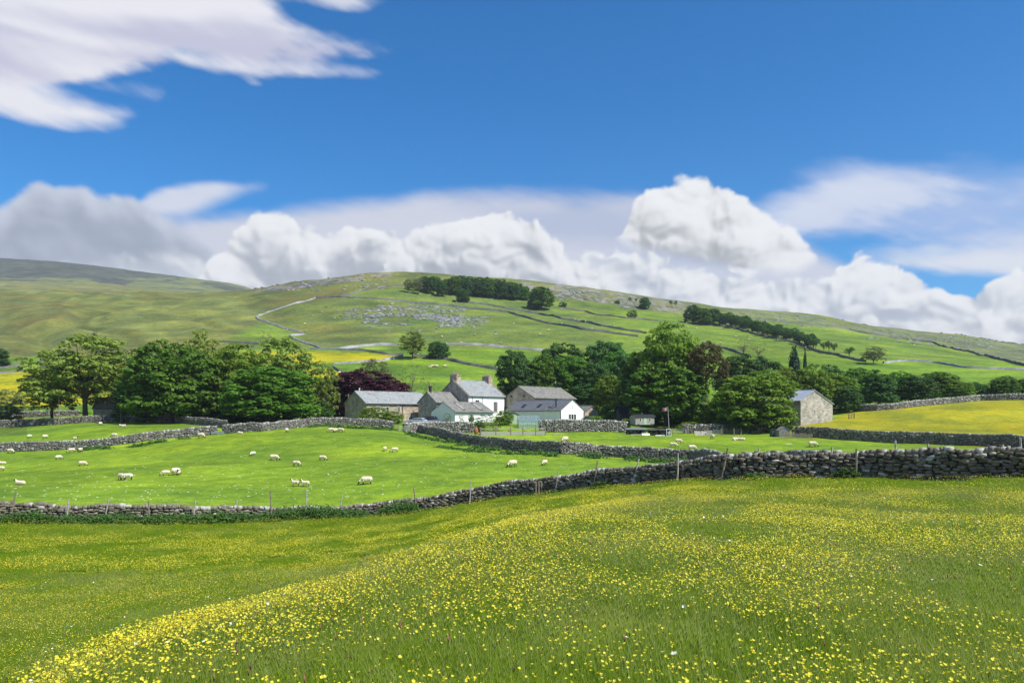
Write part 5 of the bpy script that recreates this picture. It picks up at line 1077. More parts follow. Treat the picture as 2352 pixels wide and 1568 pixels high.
# shepherd hut
g = at(1459.7, 168); hz = max(g.z, zrow(979, 168)); hut = empty('shepherd_hut', (g.x, g.y, hz), R(20)); tag(hut, 'cream shepherd hut with curved black roof behind the garden fence', 'hut')
HL, HWd, HH = 4.6, 2.6, zrow(958.4, 168) - hz
q = MB(); prof = [(0, .35), (HWd, .35), (HWd, HH)] + [(HWd/2 + HWd/2 * math.cos(a), HH + .55 * math.sin(a)) for a in np.linspace(0, math.pi, 9)[1:-1]] + [(0, HH)]
n = len(prof); q.add([(0, a, b) for a, b in prof] + [(HL, a, b) for a, b in prof], [tuple(range(n)), tuple(range(2*n - 1, n - 1, -1))] + [(i, i + n, (i+1) % n + n, (i+1) % n) for i in range(n)]); q.build('body', M['hutp'], hut)
q = MB(); arc = [(HWd/2 + (HWd/2 + .2) * math.cos(a), HH + .03 + .62 * math.sin(a)) for a in np.linspace(0, math.pi, 11)]; arc2 = [(y * .995 + .007, z + .06) for y, z in arc]
pr = arc + arc2[::-1]; n = len(pr); vs = [(-.25, a, b) for a, b in pr] + [(HL + .25, a, b) for a, b in pr]; h_ = len(arc)
q.add(vs, [(i, i + 1, n - 2 - i, n - 1 - i) for i in range(h_ - 1)] + [(i + n, n + n - 1 - i, n + n - 2 - i, i + 1 + n) for i in range(h_ - 1)] + [(i, i + n, (i+1) % n + n, (i+1) % n) for i in range(n)]); q.build('roof', M['black'], hut)
for x, w, kind, z0, z1 in ((.9, .5, 'window', 1.05, 1.75), (3.2, .5, 'window', 1.05, 1.75), (2.0, .7, 'door', .4, 1.95)):
    q = MB(); q.box(x, x + w, -.05, -.003, z0, min(z1, HH - .1)); o = q.build(kind, M['green_p'] if kind == 'door' else M['paint'], hut)
    if kind == 'window': q = MB(); q.box(x + .07, x + w - .07, -.06, -.052, z0 + .07, min(z1, HH - .1) - .07); q.build('pane', M['glass'], o)
for x in (.7, HL - .7):
    q = MB(); q.tube([(x, -.12, .28), (x, -.02, .28)], .28, 12); q.build('wheel', M['lead'], hut)
q = MB(); q.tube([(2.6, 1.8, HH + .4), (2.6, 1.8, HH + 1.1)], .06, 6); q.build('stovepipe', M['metal'], hut)

# flag
g = at(1537.5, 168); fp = empty('flagpole', (g.x, g.y, g.z)); tag(fp, 'slim leaning flagpole flying a small flag, right of the shepherd hut', 'flagpole')
top = Vector((-.35, 0, zrow(934, 168) - g.z)); q = MB(); q.tube([(0, 0, -.3), (top.x * .5, 0, top.z * .5), top], [.045, .035, .025], 6); q.build('pole', M['paint'], fp)
m, nt, o = new_mat('flag_cloth'); finish(nt, o, attr('col'), 0.8, None, 0.1, 0.3); V, Cc, F = [], [], []; nu, nv = 30, 20
for j in range(nv + 1):
    for i in range(nu + 1):
        u, v = i / nu, j / nv; V.append((top.x - .03 - u * 1.15, .12 * math.sin(u * 7 + v), top.z - .05 - v * .82 - .22 * u * (1 - .3 * v) + .05 * math.sin(u * 9)))
        a, b = (u - .5) * 2, v - .5; dg = min(abs(b - a * .5), abs(b + a * .5)); c0 = (.02, .03, .22)
        if dg < .10: c0 = (.8, .8, .8)
        if dg < .035: c0 = (.55, .02, .04)
        if abs(a * .6) < .14 or abs(b) < .15: c0 = (.8, .8, .8)
        if abs(a * .6) < .08 or abs(b) < .085: c0 = (.55, .02, .04)
        Cc.append(c0)
for j in range(nv):
    for i in range(nu): k = j * (nu + 1) + i; F.append((k, k + 1, k + nu + 2, k + nu + 1))
link('flag', np_mesh('flag', V, F, [m], None, True, {'col': np.array(Cc)}), fp)

# ------------------------------------------------------------------ garden
def thing_at(name, label, cat, px, d, yaw=0, group=None, dz=0.0):
    g = at(px, d); t = empty(name, (g.x, g.y, g.z + dz), R(yaw)); tag(t, label, cat, group); return t
m, nt, o = new_mat('greenhouse_glass'); gl = nt.nodes.new('ShaderNodeBsdfPrincipled'); gl.inputs['Base Color'].default_value = (.45, .65, .72, 1); gl.inputs['Roughness'].default_value = .1; gl.inputs['Alpha'].default_value = .16; nt.links.new(gl.outputs[0], o.inputs[0]); M['ghglass'] = m
gh = thing_at('greenhouse', 'aluminium greenhouse with bluish panes behind the rail fence', 'greenhouse', 1192, 170, 8); L, W, h, r = 4.6, 3.0, 1.7, 2.75
q = MB()
for x in np.linspace(0, L, 6):
    q.bar((x, 0, 0), (x, 0, h), .05); q.bar((x, W, 0), (x, W, h), .05); q.bar((x, 0, h), (x, W/2, r), .05); q.bar((x, W, h), (x, W/2, r), .05)
for y, z in ((0, h), (W, h), (W/2, r), (0, .05), (W, .05), (0, .9)): q.bar((0, y, z), (L, y, z), .05)
for x in (0, L):
    for y in np.linspace(0, W, 5): q.bar((x, y, 0), (x, y, h + (r - h) * (1 - abs(y - W/2) / (W/2))), .045)
    q.bar((x, 0, h), (x, W, h), .05)
q.build('frame', M['metal'], gh); q = MB(); q.box(.02, L - .02, -.01, .0, .05, h); q.box(.02, L - .02, W, W + .01, .05, h); q.box(-.01, 0, .02, W - .02, .05, h); q.box(L, L + .01, .02, W - .02, .05, h)
q.add([(0, 0, h), (L, 0, h), (L, W/2, r), (0, W/2, r)], [(0, 1, 2, 3)]); q.add([(0, W, h), (L, W, h), (L, W/2, r), (0, W/2, r)], [(0, 1, 2, 3)])
q.build('glazing', M['ghglass'], gh)
q = MB(); q.box(.1, L - .1, 2.3, 2.9, .7, .75); q.box(.15, .2, 2.35, 2.4, 0, .7); q.box(L - .2, L - .15, 2.35, 2.4, 0, .7); q.build('staging', M['wood_pale'], gh)
sh = thing_at('garden_shed', 'pale green garden shed with dark pitched roof beside the white barn', 'shed', 1169, 177, 14); q = MB(); q.prism([(0, 0), (2.3, 0), (2.3, 2.0), (1.15, 2.55), (0, 2.0)], 0, 2.2); q.build('wall', M['green_p'], sh)
q = MB(); q.add([(-.15, -.15, 1.93), (1.15, -.15, 2.57), (1.15, 2.35, 2.57), (-.15, 2.35, 1.93), (-.15, -.15, 2.01), (1.15, -.15, 2.65), (1.15, 2.35, 2.65), (-.15, 2.35, 2.01)], [(0, 3, 2, 1), (4, 5, 6, 7), (0, 1, 5, 4), (1, 2, 6, 5), (2, 3, 7, 6), (3, 0, 4, 7)])
q.add([(2.45, -.15, 1.93), (1.152, -.15, 2.57), (1.152, 2.35, 2.57), (2.45, 2.35, 1.93), (2.45, -.15, 2.01), (1.152, -.15, 2.65), (1.152, 2.35, 2.65), (2.45, 2.35, 2.01)], [(0, 1, 2, 3), (4, 7, 6, 5), (0, 4, 5, 1), (1, 5, 6, 2), (2, 6, 7, 3), (3, 7, 4, 0)]); q.build('roof', M['black'], sh)
q = MB(); q.box(.6, 1.4, -.04, -.003, .05, 1.85); q.build('door', M['green_p'], sh)
cf = thing_at('cold_frame', 'long white-framed cold frame standing on top of the garden wall side', 'cold frame', 1268, 168.5, 2, dz=0); z0 = zrow(977, 168.5) - cf.location.z; L = 8.2
q = MB(); q.box(0, L, 0, .08, z0 + .75, z0 + .84); q.box(0, L, 1.0, 1.08, z0 + .95, z0 + 1.04); q.box(0, L, -.02, .04, z0, z0 + .08)
for x in np.linspace(0.05, L - .05, 12): q.bar((x, 0, z0), (x, 0, z0 + .76), .05); q.bar((x, 0, z0 + .8), (x, 1.04, z0 + 1.0), .05); q.bar((x, 1.04, 0), (x, 1.04, z0 + 1), .05)
q.build('frame', M['paint'], cf); q = MB(); q.add([(0, .02, z0 + .845), (L, .02, z0 + .845), (L, 1.04, z0 + 1.045), (0, 1.04, z0 + 1.045)], [(0, 1, 2, 3)]); q.build('glazing', M['ghglass'], cf)
hexmat('paint_old', (.42, .42, .34), .8); fc = thing_at('rail_fence', 'low wooden rail fence with boards below the greenhouse', 'fence', 1104, 160); q = MB(); bb = MB(); X = [0, 3.1, 6.1, 8.6, 11.2, 13.2]
for i, x in enumerate(X):
    zz = float(H(fc.location.x + x, 160)[0]) - fc.location.z; q = MB(); q.box(x - .11, x + .11, -.09, .09, zz - .3, zz + 1.75); q.build('post', M['wood'], fc)
def along(z0, z1, y0, y1, mat, nm):
    q = MB()
    for a, b in zip(X[:-1], X[1:]):
        za, zb = (float(H(fc.location.x + v, 160)[0]) - fc.location.z for v in (a, b))
        q.add([(a + .071, y0, za + z0), (b - .071, y0, zb + z0), (b - .071, y1, zb + z0), (a + .071, y1, za + z0), (a + .071, y0, za + z1), (b - .071, y0, zb + z1), (b - .071, y1, zb + z1), (a + .071, y1, za + z1)], [(0, 3, 2, 1), (4, 5, 6, 7), (0, 1, 5, 4), (1, 2, 6, 5), (2, 3, 7, 6), (3, 0, 4, 7)])
    q.build(nm, M[mat], fc)
along(1.28, 1.45, -.05, .0, 'wood_pale', 'rail'); along(.02, .85, -.085, -.04, 'paint_old', 'board')
pt = thing_at('terracotta_pot', 'big terracotta rhubarb pot beside the garden wall', 'pot', 1093.5, 164); q = MB(); q.lathe([(.36, 0), (.45, .3), (.46, .8), (.36, 1.15), (.2, 1.3), (.22, 1.38), (.1, 1.45), (.05, 1.52)], (0, 0, .1), 14); q.build('body', M['terra'], pt, True)
tr = thing_at('water_trough', 'pale water trough in the gap of the left pasture wall', 'trough', 500, 153, 8); q = MB(); q.box(-1.2, 1.2, -.3, .3, .1, .2); q.box(-1.2, 1.2, -.3, -.24, .2, .62); q.box(-1.2, 1.2, .24, .3, .2, .62); q.box(-1.2, -1.14, -.24, .24, .2, .62); q.box(1.14, 1.2, -.24, .24, .2, .62); q.build('tank', M['metal'], tr); q = MB(); q.box(-1.13, 1.13, -.23, .23, .2, .52); q.build('water', M['glass'], tr); q = MB(); q.box(-1, -.8, -.25, .25, -.1, .098); q.box(.8, 1, -.25, .25, -.1, .098); q.build('foot', M['metal'], tr)

def field_gate(px, d, w, yaw, label, mat='metal', h=1.2, name='gate'):
    t = thing_at(name, label, 'gate', px, d, yaw); q = MB()
    for z in np.linspace(.15, h, 5): q.tube([(.05, 0, z), (w - .05, 0, z)], .028, 5)
    for x in (.05, w * .5, w - .05): q.tube([(x, 0.03, .1), (x, 0.03, h + .02)], .032, 5)
    q.bar((.05, -.03, .15), (w - .05, -.03, h), .035); q.build('bars', M[mat], t)
    for x in (-.12, w + .12): q = MB(); q.tube([(x, 0, -.3), (x, 0, h + .25)], .09, 7); q.build('gate_post', M['wood'], t)
    return t
field_gate(916, 159.5, 2.3, 0, 'pale green gate between long-barn wall and garden wall', 'green_p', 1.1)
field_gate(1545, 166, 2.2, 6, 'blue-grey metal gate between log shelters and pallets', 'metal')
field_gate(1950, 186, 1.3, 10, 'small dark wooden gate right of the field barn', 'wood_dark', 1.3)

# vehicles
def car(px, d, yaw, label, paint, sc=1.0, name='parked_car', low=False):
    t = thing_at(name, label, 'car', px, d, yaw); t.scale = (sc,) * 3; hh = 1.72 if not low else 1.42; W = .88
    prof = [(-2.15, .35), (-2.2, .75), (-2.1, 1.0), (-1.85, 1.08), (-1.55, hh - .08), (-1.3, hh), (.2, hh), (.5, hh - .08), (1.05, 1.08), (1.95, .95), (2.2, .8), (2.2, .35)]
    q = MB(); q.prism(prof, -W, W); o = q.build('body', M[paint], t); bv = o.modifiers.new('b', 'BEVEL'); bv.width = .09; bv.segments = 3; bv.limit_method = 'ANGLE'
    q = MB(); q.prism([(-1.72, 1.12), (-1.45, hh - .14), (-.5, hh - .1), (-.5, 1.12)], -W - .012, W + .012); q.prism([(-.42, 1.12), (-.42, hh - .1), (.22, hh - .1), (.45, hh - .15), (.88, 1.12)], -W - .012, W + .012)
    q.add([(.56, -.7, hh - .12), (.56, .7, hh - .12), (1.06, .76, 1.12), (1.06, -.76, 1.12)], [(0, 1, 2, 3)]); q.add([(-1.60, -.7, hh - .14), (-1.60, .7, hh - .14), (-1.90, .76, 1.12), (-1.90, -.76, 1.12)], [(3, 2, 1, 0)]); q.build('window_glass', M['glass'], t)
    for x in (-1.35, 1.35):
        for s_ in (-1, 1):
            q = MB(); q.tube([(x, s_ * (W - .18), .34), (x, s_ * (W + .02), .34)], .34, 16); w = q.build('wheel', M['black'], t); q = MB(); q.tube([(x, s_ * (W + .021), .34), (x, s_ * (W + .03), .34)], .19, 12); q.build('rim', M['metal'], w)
    for s_ in (-1, 1): q = MB(); q.box(2.16, 2.23, s_ * .62 - .17, s_ * .62 + .17, .68, .84); q.build('headlight', M['paint'], t)
    return t
hexmat('car_dark', (.018, .024, .045), .3, spec=.6); hexmat('car_silver', (.40, .44, .50), .3, spec=.6); hexmat('car_blue', (.03, .07, .16), .3, spec=.6)
car(985, 177, 168, 'dark blue-black estate car parked below the long stone barn', 'car_dark')
car(1000, 171, 20, 'low silver car half hidden behind the garden wall', 'car_silver', low=True)
car(958, 174, 165, 'silver-grey car tucked behind the wall left of the dark estate', 'car_silver', low=True)
car(1357, 183, 8, 'dark car parked right of the white barn gable', 'car_dark')
# garden tunnel of hoops and netting
tn = thing_at('hoop_tunnel', 'netted fruit cage with hoops behind the garden wall', 'fruit cage', 1010, 170.5, 0); q = MB()
for x in np.linspace(0, 6, 7): q.tube([(x, .75 + .75 * math.cos(a), .55 + .75 * math.sin(a)) for a in np.linspace(0, math.pi, 8)], .03, 4)
for y, z in ((0, .55), (1.5, .55), (.75, 1.3)): q.bar((0, y, z), (6, y, z), .03)
q.build('hoops', M['metal'], tn)
# log shelters and scrap by the field edge
def shelter(px, d, L, W, h, yaw, label, roof='wood_dark', name='log_store'):
    t = thing_at(name, label, 'shelter', px, d, yaw); q = MB()
    for x in (.06, L/2, L - .06):
        for y in (.06, W - .06): q.box(x - .06, x + .06, y - .06, y + .06, -.2, h)
    q.build('posts', M['wood_dark'], t); q = MB(); q.add([(-.15, -.25, h + .002), (L + .15, -.25, h + .002), (L + .15, W + .15, h + .3), (-.15, W + .15, h + .3), (-.15, -.25, h + .07), (L + .15, -.25, h + .07), (L + .15, W + .15, h + .37), (-.15, W + .15, h + .37)], [(0, 3, 2, 1), (4, 5, 6, 7), (0, 1, 5, 4), (1, 2, 6, 5), (2, 3, 7, 6), (3, 0, 4, 7)]); q.build('roof', M[roof], t)
    q = MB(); q.box(0.13, L - .13, W - .05, W - .01, 0, h); q.build('back_board', M['wood_dark'], t); g = random.Random(int(px)); q = MB()
    for i in range(34): x, z = g.uniform(.3, L - .3), g.uniform(.1, h * .7); q.tube([(x, .15, z), (x + g.uniform(-.03, .03), W - .2, z)], g.uniform(.07, .12), 6)
    lo = q.build('logs', M['wood'], t); return t
shelter(1440, 160, 3.9, 1.5, .95, 0, 'low dark log shelter with a pale board on its roof', 'metal'); shelter(1489, 161, 2.3, 1.4, .95, -5, 'smallest dark log shelter, between the other two'); shelter(1516, 160, 2.2, 1.5, 1.0, 4, 'dark log shelter with a white window frame leaning on it')
def board(px, d, w, h, lean, yaw, label, mat='wood_pale', frame=False, cat='board', name='board', dz=0.0):
    t = thing_at(name, label, cat, px, d, yaw, dz=dz); q = MB()
    if frame:
        for a, b, c_, e in ((0, .07, 0, h), (w - .07, w, 0, h), (.07, w - .07, 0, .07), (.07, w - .07, h - .07, h), (.07, w - .07, h/2 - .03, h/2 + .03), (w/2 - .03, w/2 + .03, .07, h/2 - .03)): q.box(a, b, -.03, .03, c_, e)
    else: q.box(0, w, -.025, .025, 0, h)
    o = q.build('panel', M[mat], t); o.rotation_euler = (R(lean), 0, 0); return t
board(1531, 158, .95, 1.5, -14, -4, 'white window frame leaning against the log shelter', 'paint', True, 'window frame', 'window_frame'); board(1475, 158.5, 1.6, .6, -50, 5, 'pale sheet lying tilted in front of the log shelters', 'paint'); board(1449, 158.6, 3.0, .3, -75, 0, 'long pale plank lying before the first log shelter')
board(1506, 158.6, 1.9, .35, -70, 2, 'white plank lying before the third log shelter', 'paint'); board(1272, 163, 4.0, .5, -82, 3, 'stack of pale planks lying under the brownish garden wall')
board(1806, 131, 2.0, .3, -86, 0, 'white board lying flat in the grass by the small sheds', 'paint')
def pallet(px, d, lean, yaw, label, mat='wood_pale', w=1.2, h=1.1, name='pallet', cat='pallet'):
    t = thing_at(name, label, cat, px, d, yaw); q = MB()
    for i in range(7): x = w * i / 7; q.box(x, x + w * .09, -.05, -.02, 0, h)
    for z in (.05, h/2 - .05, h - .15): q.box(0, w, -.019, .08, z, z + .1)
    o = q.build('slats', M[mat], t); o.rotation_euler = (R(lean), 0, 0); return t
for i, (px, ln_, yw, l, mt) in enumerate(((1597, -35, 12, 'leftmost pale pallet leaning in the scrap heap', 'wood_pale'), (1606, -50, -10, 'second pale pallet, lying flatter in the scrap heap', 'wood_pale'), (1614, -42, 14, 'third pallet leaning in the scrap heap', 'wood_pale'), (1622, -20, -25, 'upright pallet at the right end of the pale ones', 'wood_pale'))): pallet(px, 163, ln_, yw, l, mt)
field_gate(1640, 164, 1.7, 4, 'grey metal hurdle leaning against the shaded wall, left one', 'metal', 1.0, 'metal_hurdle'); field_gate(1658, 163, 2.4, -4, 'dark metal hurdle under the bright sycamore, middle one', 'lead', 1.15, 'metal_hurdle'); field_gate(1686, 164, 1.6, 18, 'dark metal hurdle tilted under the bright sycamore, right one', 'lead', 1.1, 'metal_hurdle')
def coop(px, d, w, dpt, h, r, yaw, label, wall, roof):
    t = thing_at('hen_house', label, 'shed', px, d, yaw, 'small sheds at the field edge'); q = MB(); q.prism([(0, 0), (w, 0), (w, h), (w/2, r), (0, h)], 0, dpt); q.build('wall', M[wall], t); q = MB()
    for a, b in ((-.12, w/2), (w + .12, w/2 + .002)):
        za = h - .06; q.add([(a, -.12, za), (b, -.12, r + .01), (b, dpt + .12, r + .01), (a, dpt + .12, za), (a, -.12, za + .07), (b, -.12, r + .08), (b, dpt + .12, r + .08), (a, dpt + .12, za + .07)], [(0, 3, 2, 1), (4, 5, 6, 7), (0, 1, 5, 4), (1, 2, 6, 5), (2, 3, 7, 6), (3, 0, 4, 7)])
    q.build('roof', M[roof], t); q = MB(); q.box(w * .32, w * .68, -.04, -.003, .02, h * .8); q.build('door', M['wood'], t); return t
hexmat('dull_green', (.07, .10, .09), .8); coop(1774, 152, 1.5, 1.6, 1.4, 1.55, 0, 'small dark green shed, leftmost of the three by the field edge', 'dull_green', 'black'); coop(1790, 150, 2.0, 2.0, 1.3, 1.95, 0, 'pale grey wooden shed, middle of the three by the field edge', 'metal', 'wood'); coop(1823, 147, 1.5, 1.8, 1.1, 1.7, -8, 'pale shed with a dark roof, rightmost of the three by the field edge', 'wood_pale', 'black')
pf = thing_at('picket_fence', 'rough paling fence in front of the three small sheds', 'fence', 1790, 140); q = MB(); gx = pf.location
for i in range(46): x = i * .13; z = float(H(gx.x + x, 140)[0]) - gx.z; q.box(x, x + .07, 0, .03, z - .1, z + .85 + random.uniform(-.12, .12))
q.build('pales', M['wood'], pf); q = MB(); q.box(0, 6, .031, .07, .55, .62); q.build('rail', M['wood'], pf)
# thin stakes along the garden and utility poles
for i, (px, d, h, lab) in enumerate(((1409, 165, 2.0, 'taller pale stake against the garden wall end'), (1417.5, 164.5, 1.9, 'second pale stake against the garden wall end'), (1500, 164, 1.5, 'first thin stake of the paddock by the flagpole'), (1513, 165, 1.4, 'second thin stake of the paddock by the flagpole'), (1552, 166, 1.4, 'thin stake between flagpole and metal gate'), (1494, 166, 1.3, 'low stake behind the log shelters'), (1580, 166, 1.8, 'thin stake at the start of the scrap heap'))):
    t = at(px, d); q = MB(); q.tube([(0, 0, -.3), (random.uniform(-.08, .08), 0, h)], [.06, .045], 6); o = q.build('stake', M['wood_pale']); o.location = t; tag(o, lab, 'stake', 'stakes about the garden')
def upole(px, d, top, label, cross=True):
    t = thing_at('utility_pole', label, 'pole', px, d); h = zrow(top, d) - t.location.z; q = MB(); q.tube([(0, 0, -.5), (0, 0, h)], [.15, .10], 7); q.build('pole', M['wood'], t)
    if cross: q = MB(); q.box(-.8, .8, -.06, .06, h - .6, h - .48); q.build('crossarm', M['wood'], t)
upole(800, 199, 903, 'wooden utility pole with crossarm behind the left end of the long barn'); upole(135, 190, 905, 'thin utility pole in front of the left ash', False); upole(278, 192, 905, 'utility pole hidden in the shade of the big sycamore')
q = MB(); a, b = Vector((at(278, 192).x, 192, zrow(926, 192))), Vector((at(800, 199).x, 199, zrow(905, 199))); P_ = [a.lerp(b, t) + Vector((0, 0, -1.0 * 4 * t * (1 - t))) for t in np.linspace(0, 1, 14)]; q.tube(P_, .02, 4); o = q.build('power_line', M['lead']); tag(o, 'thin overhead wire sagging across the left-hand trees', 'wire')

# ------------------------------------------------------------------ fence and hurdle along the near wall
g = at(600, 62); fe = empty('wire_fence', (g.x, g.y, g.z)); tag(fe, 'wire fence on leaning wooden posts along the near drystone wall', 'fence')
POSTS = [(18.9, 1190, 35.7, 1130, .8), (150, 1199, 157, 1146, .8), (236, 1196, 250, 1145, .8), (341, 1194, 341.5, 1149, .8), (440, 1197, 448, 1148, .8), (540, 1190, 544, 1148, -.9), (623, 1195, 621, 1128, .8), (700, 1190, 704, 1130, .8), (777, 1184, 786, 1135, -.9), (958, 1172, 950, 1120, .8), (1078, 1150, 1081, 1104, .8),
         (1274, 1128, 1281.5, 1085, .8), (1360, 1122, 1372.7, 1058, .8), (1449, 1118, 1468, 1053, .9), (1555, 1105, 1557.6, 1040, .8), (1653, 1103, 1671.4, 1029, .9), (1741, 1090, 1745, 1028, -.9), (1910, 1090, 1910, 1026, -.9), (1965, 1085, 1968, 1030, .8), (2059, 1080, 2057, 1011, -1.0), (2135, 1080, 2133, 1018, -1.0), (2302, 1080, 2303, 1020, -.8), (2349, 1080, 2343, 1005, -.9)]
tops = []
for i, (bx_, br, tx_, tr_, off_) in enumerate(POSTS):
    d = float(wall1_d(bx_)) - off_; b = Vector(((bx_ - CX) / FPX * d, d, 0)); b.z = float(H(b.x, b.y)[0]) - .2; t = Vector(((tx_ - CX) / FPX * d, d + random.uniform(-.05, .15), zrow(tr_, d)))
    r_ = .055 if i != 21 else .12; q = MB(); rel = [p - fe.location for p in (b, b.lerp(t, .5) + Vector((.02, 0, 0)), t)]; q.tube(rel, [r_ * 1.1, r_, r_ * .92], 7); q.build('post', M['wood_pale'] if i % 3 else M['wood'], fe); tops.append((b, t))
q = MB()
for (b0, t0), (b1_, t1) in zip(tops[:-1], tops[1:]):
    if (b0.y - wall1_d(CX + FPX * b0.x / b0.y)) * (b1_.y - wall1_d(CX + FPX * b1_.x / b1_.y)) < 0: continue
    for f in (.35, .65, .93): q.tube([b0.lerp(t0, f) - fe.location, (b0.lerp(t0, f) + b1_.lerp(t1, f)) * .5 - fe.location - Vector((0, 0, .05)), b1_.lerp(t1, f) - fe.location], .006, 3, False)
q.build('wire', M['lead'], fe)
d = float(wall1_d(1243)) - .7; hd = thing_at('wooden_hurdle', 'short wooden hurdle of upright slats set in the near wall', 'hurdle', 1230, d, 0)
for i in range(5): q = MB(); x = i * .215; q.box(x, x + .10, -.02, .02, -.1, 1.25 + .06 * math.sin(i * 2)); q.build('slat', M['wood'], hd)
for z in (.25, .95): q = MB(); q.box(-.05, 1.02, .021, .06, z, z + .09); q.build('rail', M['wood'], hd)

# pale stones and tussocks in the pasture
P = []
for _ in range(750):
    px, row = random.uniform(0, 1500), 955 + 205 * random.random() ** .6
    if row > np.interp(px, [0, 500, 800, 1500], [1030, 1000, 985, 1060]) + 4 and row < np.interp(px, [0, 800, 1100, 1500], [1150, 1150, 1100, 1060]): P.append(tuple(hit(px, row, 66)))
P = np.array(P); V, F = stones(P, np.column_stack([rng.uniform(.04, .13, len(P)) * rng.choice([1, 1, 1, 1.8], len(P)), rng.uniform(.04, .10, len(P)), rng.uniform(.02, .05, len(P))]), rots(rng.uniform(0, 6, len(P)), .1), ROCK26, .2)
hexmat('pale_chip', (.48, .52, .34), .9); o = link('scattered_stones', np_mesh('scattered_stones', V, F, [M['pale_chip']])); tag(o, 'pale stone chips scattered over the grazed pasture', 'stones', kind='stuff')

# ------------------------------------------------------------------ hay meadow in the foreground
def grass_mat(name, a, b, tip):
    m, nt, o = new_mat(name); t = attr('tone', 'Fac'); h = attr('h', 'Fac'); p = wpos(); n = noise(p, 0.35, 3.0); n2 = noise(p, 1.6, 3.0)
    c = mix(m_('ADD', t * .6, n2 * .5, clamp=True), a, b); c = mix(smooth(h, .6, 1.0) * smooth(n, .42, .66) * .45, c, tip); g_ = E(nt.nodes.new('ShaderNodeNewGeometry').outputs['Normal']); vm = nt.nodes.new('ShaderNodeVectorMath'); vm.operation = 'MULTIPLY_ADD'; put(vm.inputs[0], g_); vm.inputs[1].default_value = (.45, .45, .45); vm.inputs[2].default_value = (0, 0, .9); vn_ = nt.nodes.new('ShaderNodeVectorMath'); vn_.operation = 'NORMALIZE'; nt.links.new(vm.outputs[0], vn_.inputs[0])
    finish(nt, o, c, .6, E(vn_.outputs[0]), .2, .55); return m
M['blade'] = grass_mat('grass_blade', (.125, .245, .008), (.310, .440, .018), (.52, .55, .12))
def patch(name, size, nb, hmin, hmax, w, seed, seeds=0.1, mat='blade'):
    g = np.random.default_rng(seed); n = nb; bx_ = g.uniform(-size/2, size/2, (n, 2)); hh = g.uniform(hmin, hmax, n); ln_ = g.normal(0, .22, (n, 2)) + np.array([-.10, .03]); yaw = g.uniform(0, math.pi, n)
    side = np.column_stack([np.cos(yaw), np.sin(yaw), np.zeros(n)]); V = []; hv = []
    for k, (t, ww) in enumerate(((0, 1), (.45, .85), (.8, .5))):
        c_ = np.column_stack([bx_ + ln_ * (hh * t ** 1.7)[:, None], hh * t * (1 - .12 * t)])
        V += [c_ - side * w * ww, c_ + side * w * ww]; hv += [np.full(n, t)] * 2
    V.append(np.column_stack([bx_ + ln_ * hh[:, None] * 1.25, hh * .97])); hv.append(np.ones(n)); V = np.stack(V, 1); hv = np.stack(hv, 1); b = np.arange(n)[:, None] * 7
    F = np.concatenate([b + np.array([0, 1, 3, 2]), b + np.array([2, 3, 5, 4]), b + np.array([4, 5, 6, 6])]); F3 = F[2*n:, :3]
    # all in triangles keeps the array regular
    Q = F[:2*n]; T3 = np.concatenate([Q[:, [0, 1, 2]], Q[:, [0, 2, 3]], F3]); tone = np.repeat(g.random(n), 7)
    V = V.reshape(-1, 3); hv = hv.reshape(-1)
    ns = int(n * seeds)     # seed heads: little spindles at the tips
    if ns:
        k = g.choice(n, ns, replace=False); tip = np.column_stack([bx_[k] + ln_[k] * hh[k][:, None] * 1.15, hh[k] * 1.12]); s_ = w * 1.1; l_ = .06 + w * 3; o_ = len(V)
        sv = np.stack([tip, tip + [s_, 0, l_ * .5], tip + [0, s_, l_ * .5], tip + [-s_, -s_ * .5, l_ * .5], tip + [0.01, 0, l_]], 1).reshape(-1, 3); bb = o_ + np.arange(ns)[:, None] * 5
        T3 = np.concatenate([T3] + [bb + np.array(q_) for q_ in ((0, 1, 2), (0, 2, 3), (0, 3, 1), (4, 2, 1), (4, 3, 2), (4, 1, 3))]); V = np.concatenate([V, sv]); hv = np.concatenate([hv, np.full(ns * 5, 1.0)]); tone = np.concatenate([tone, np.repeat(g.random(ns), 5)])
    return np_mesh(name, V, T3, [M[mat]], None, False, {'tone': tone, 'h': hv})
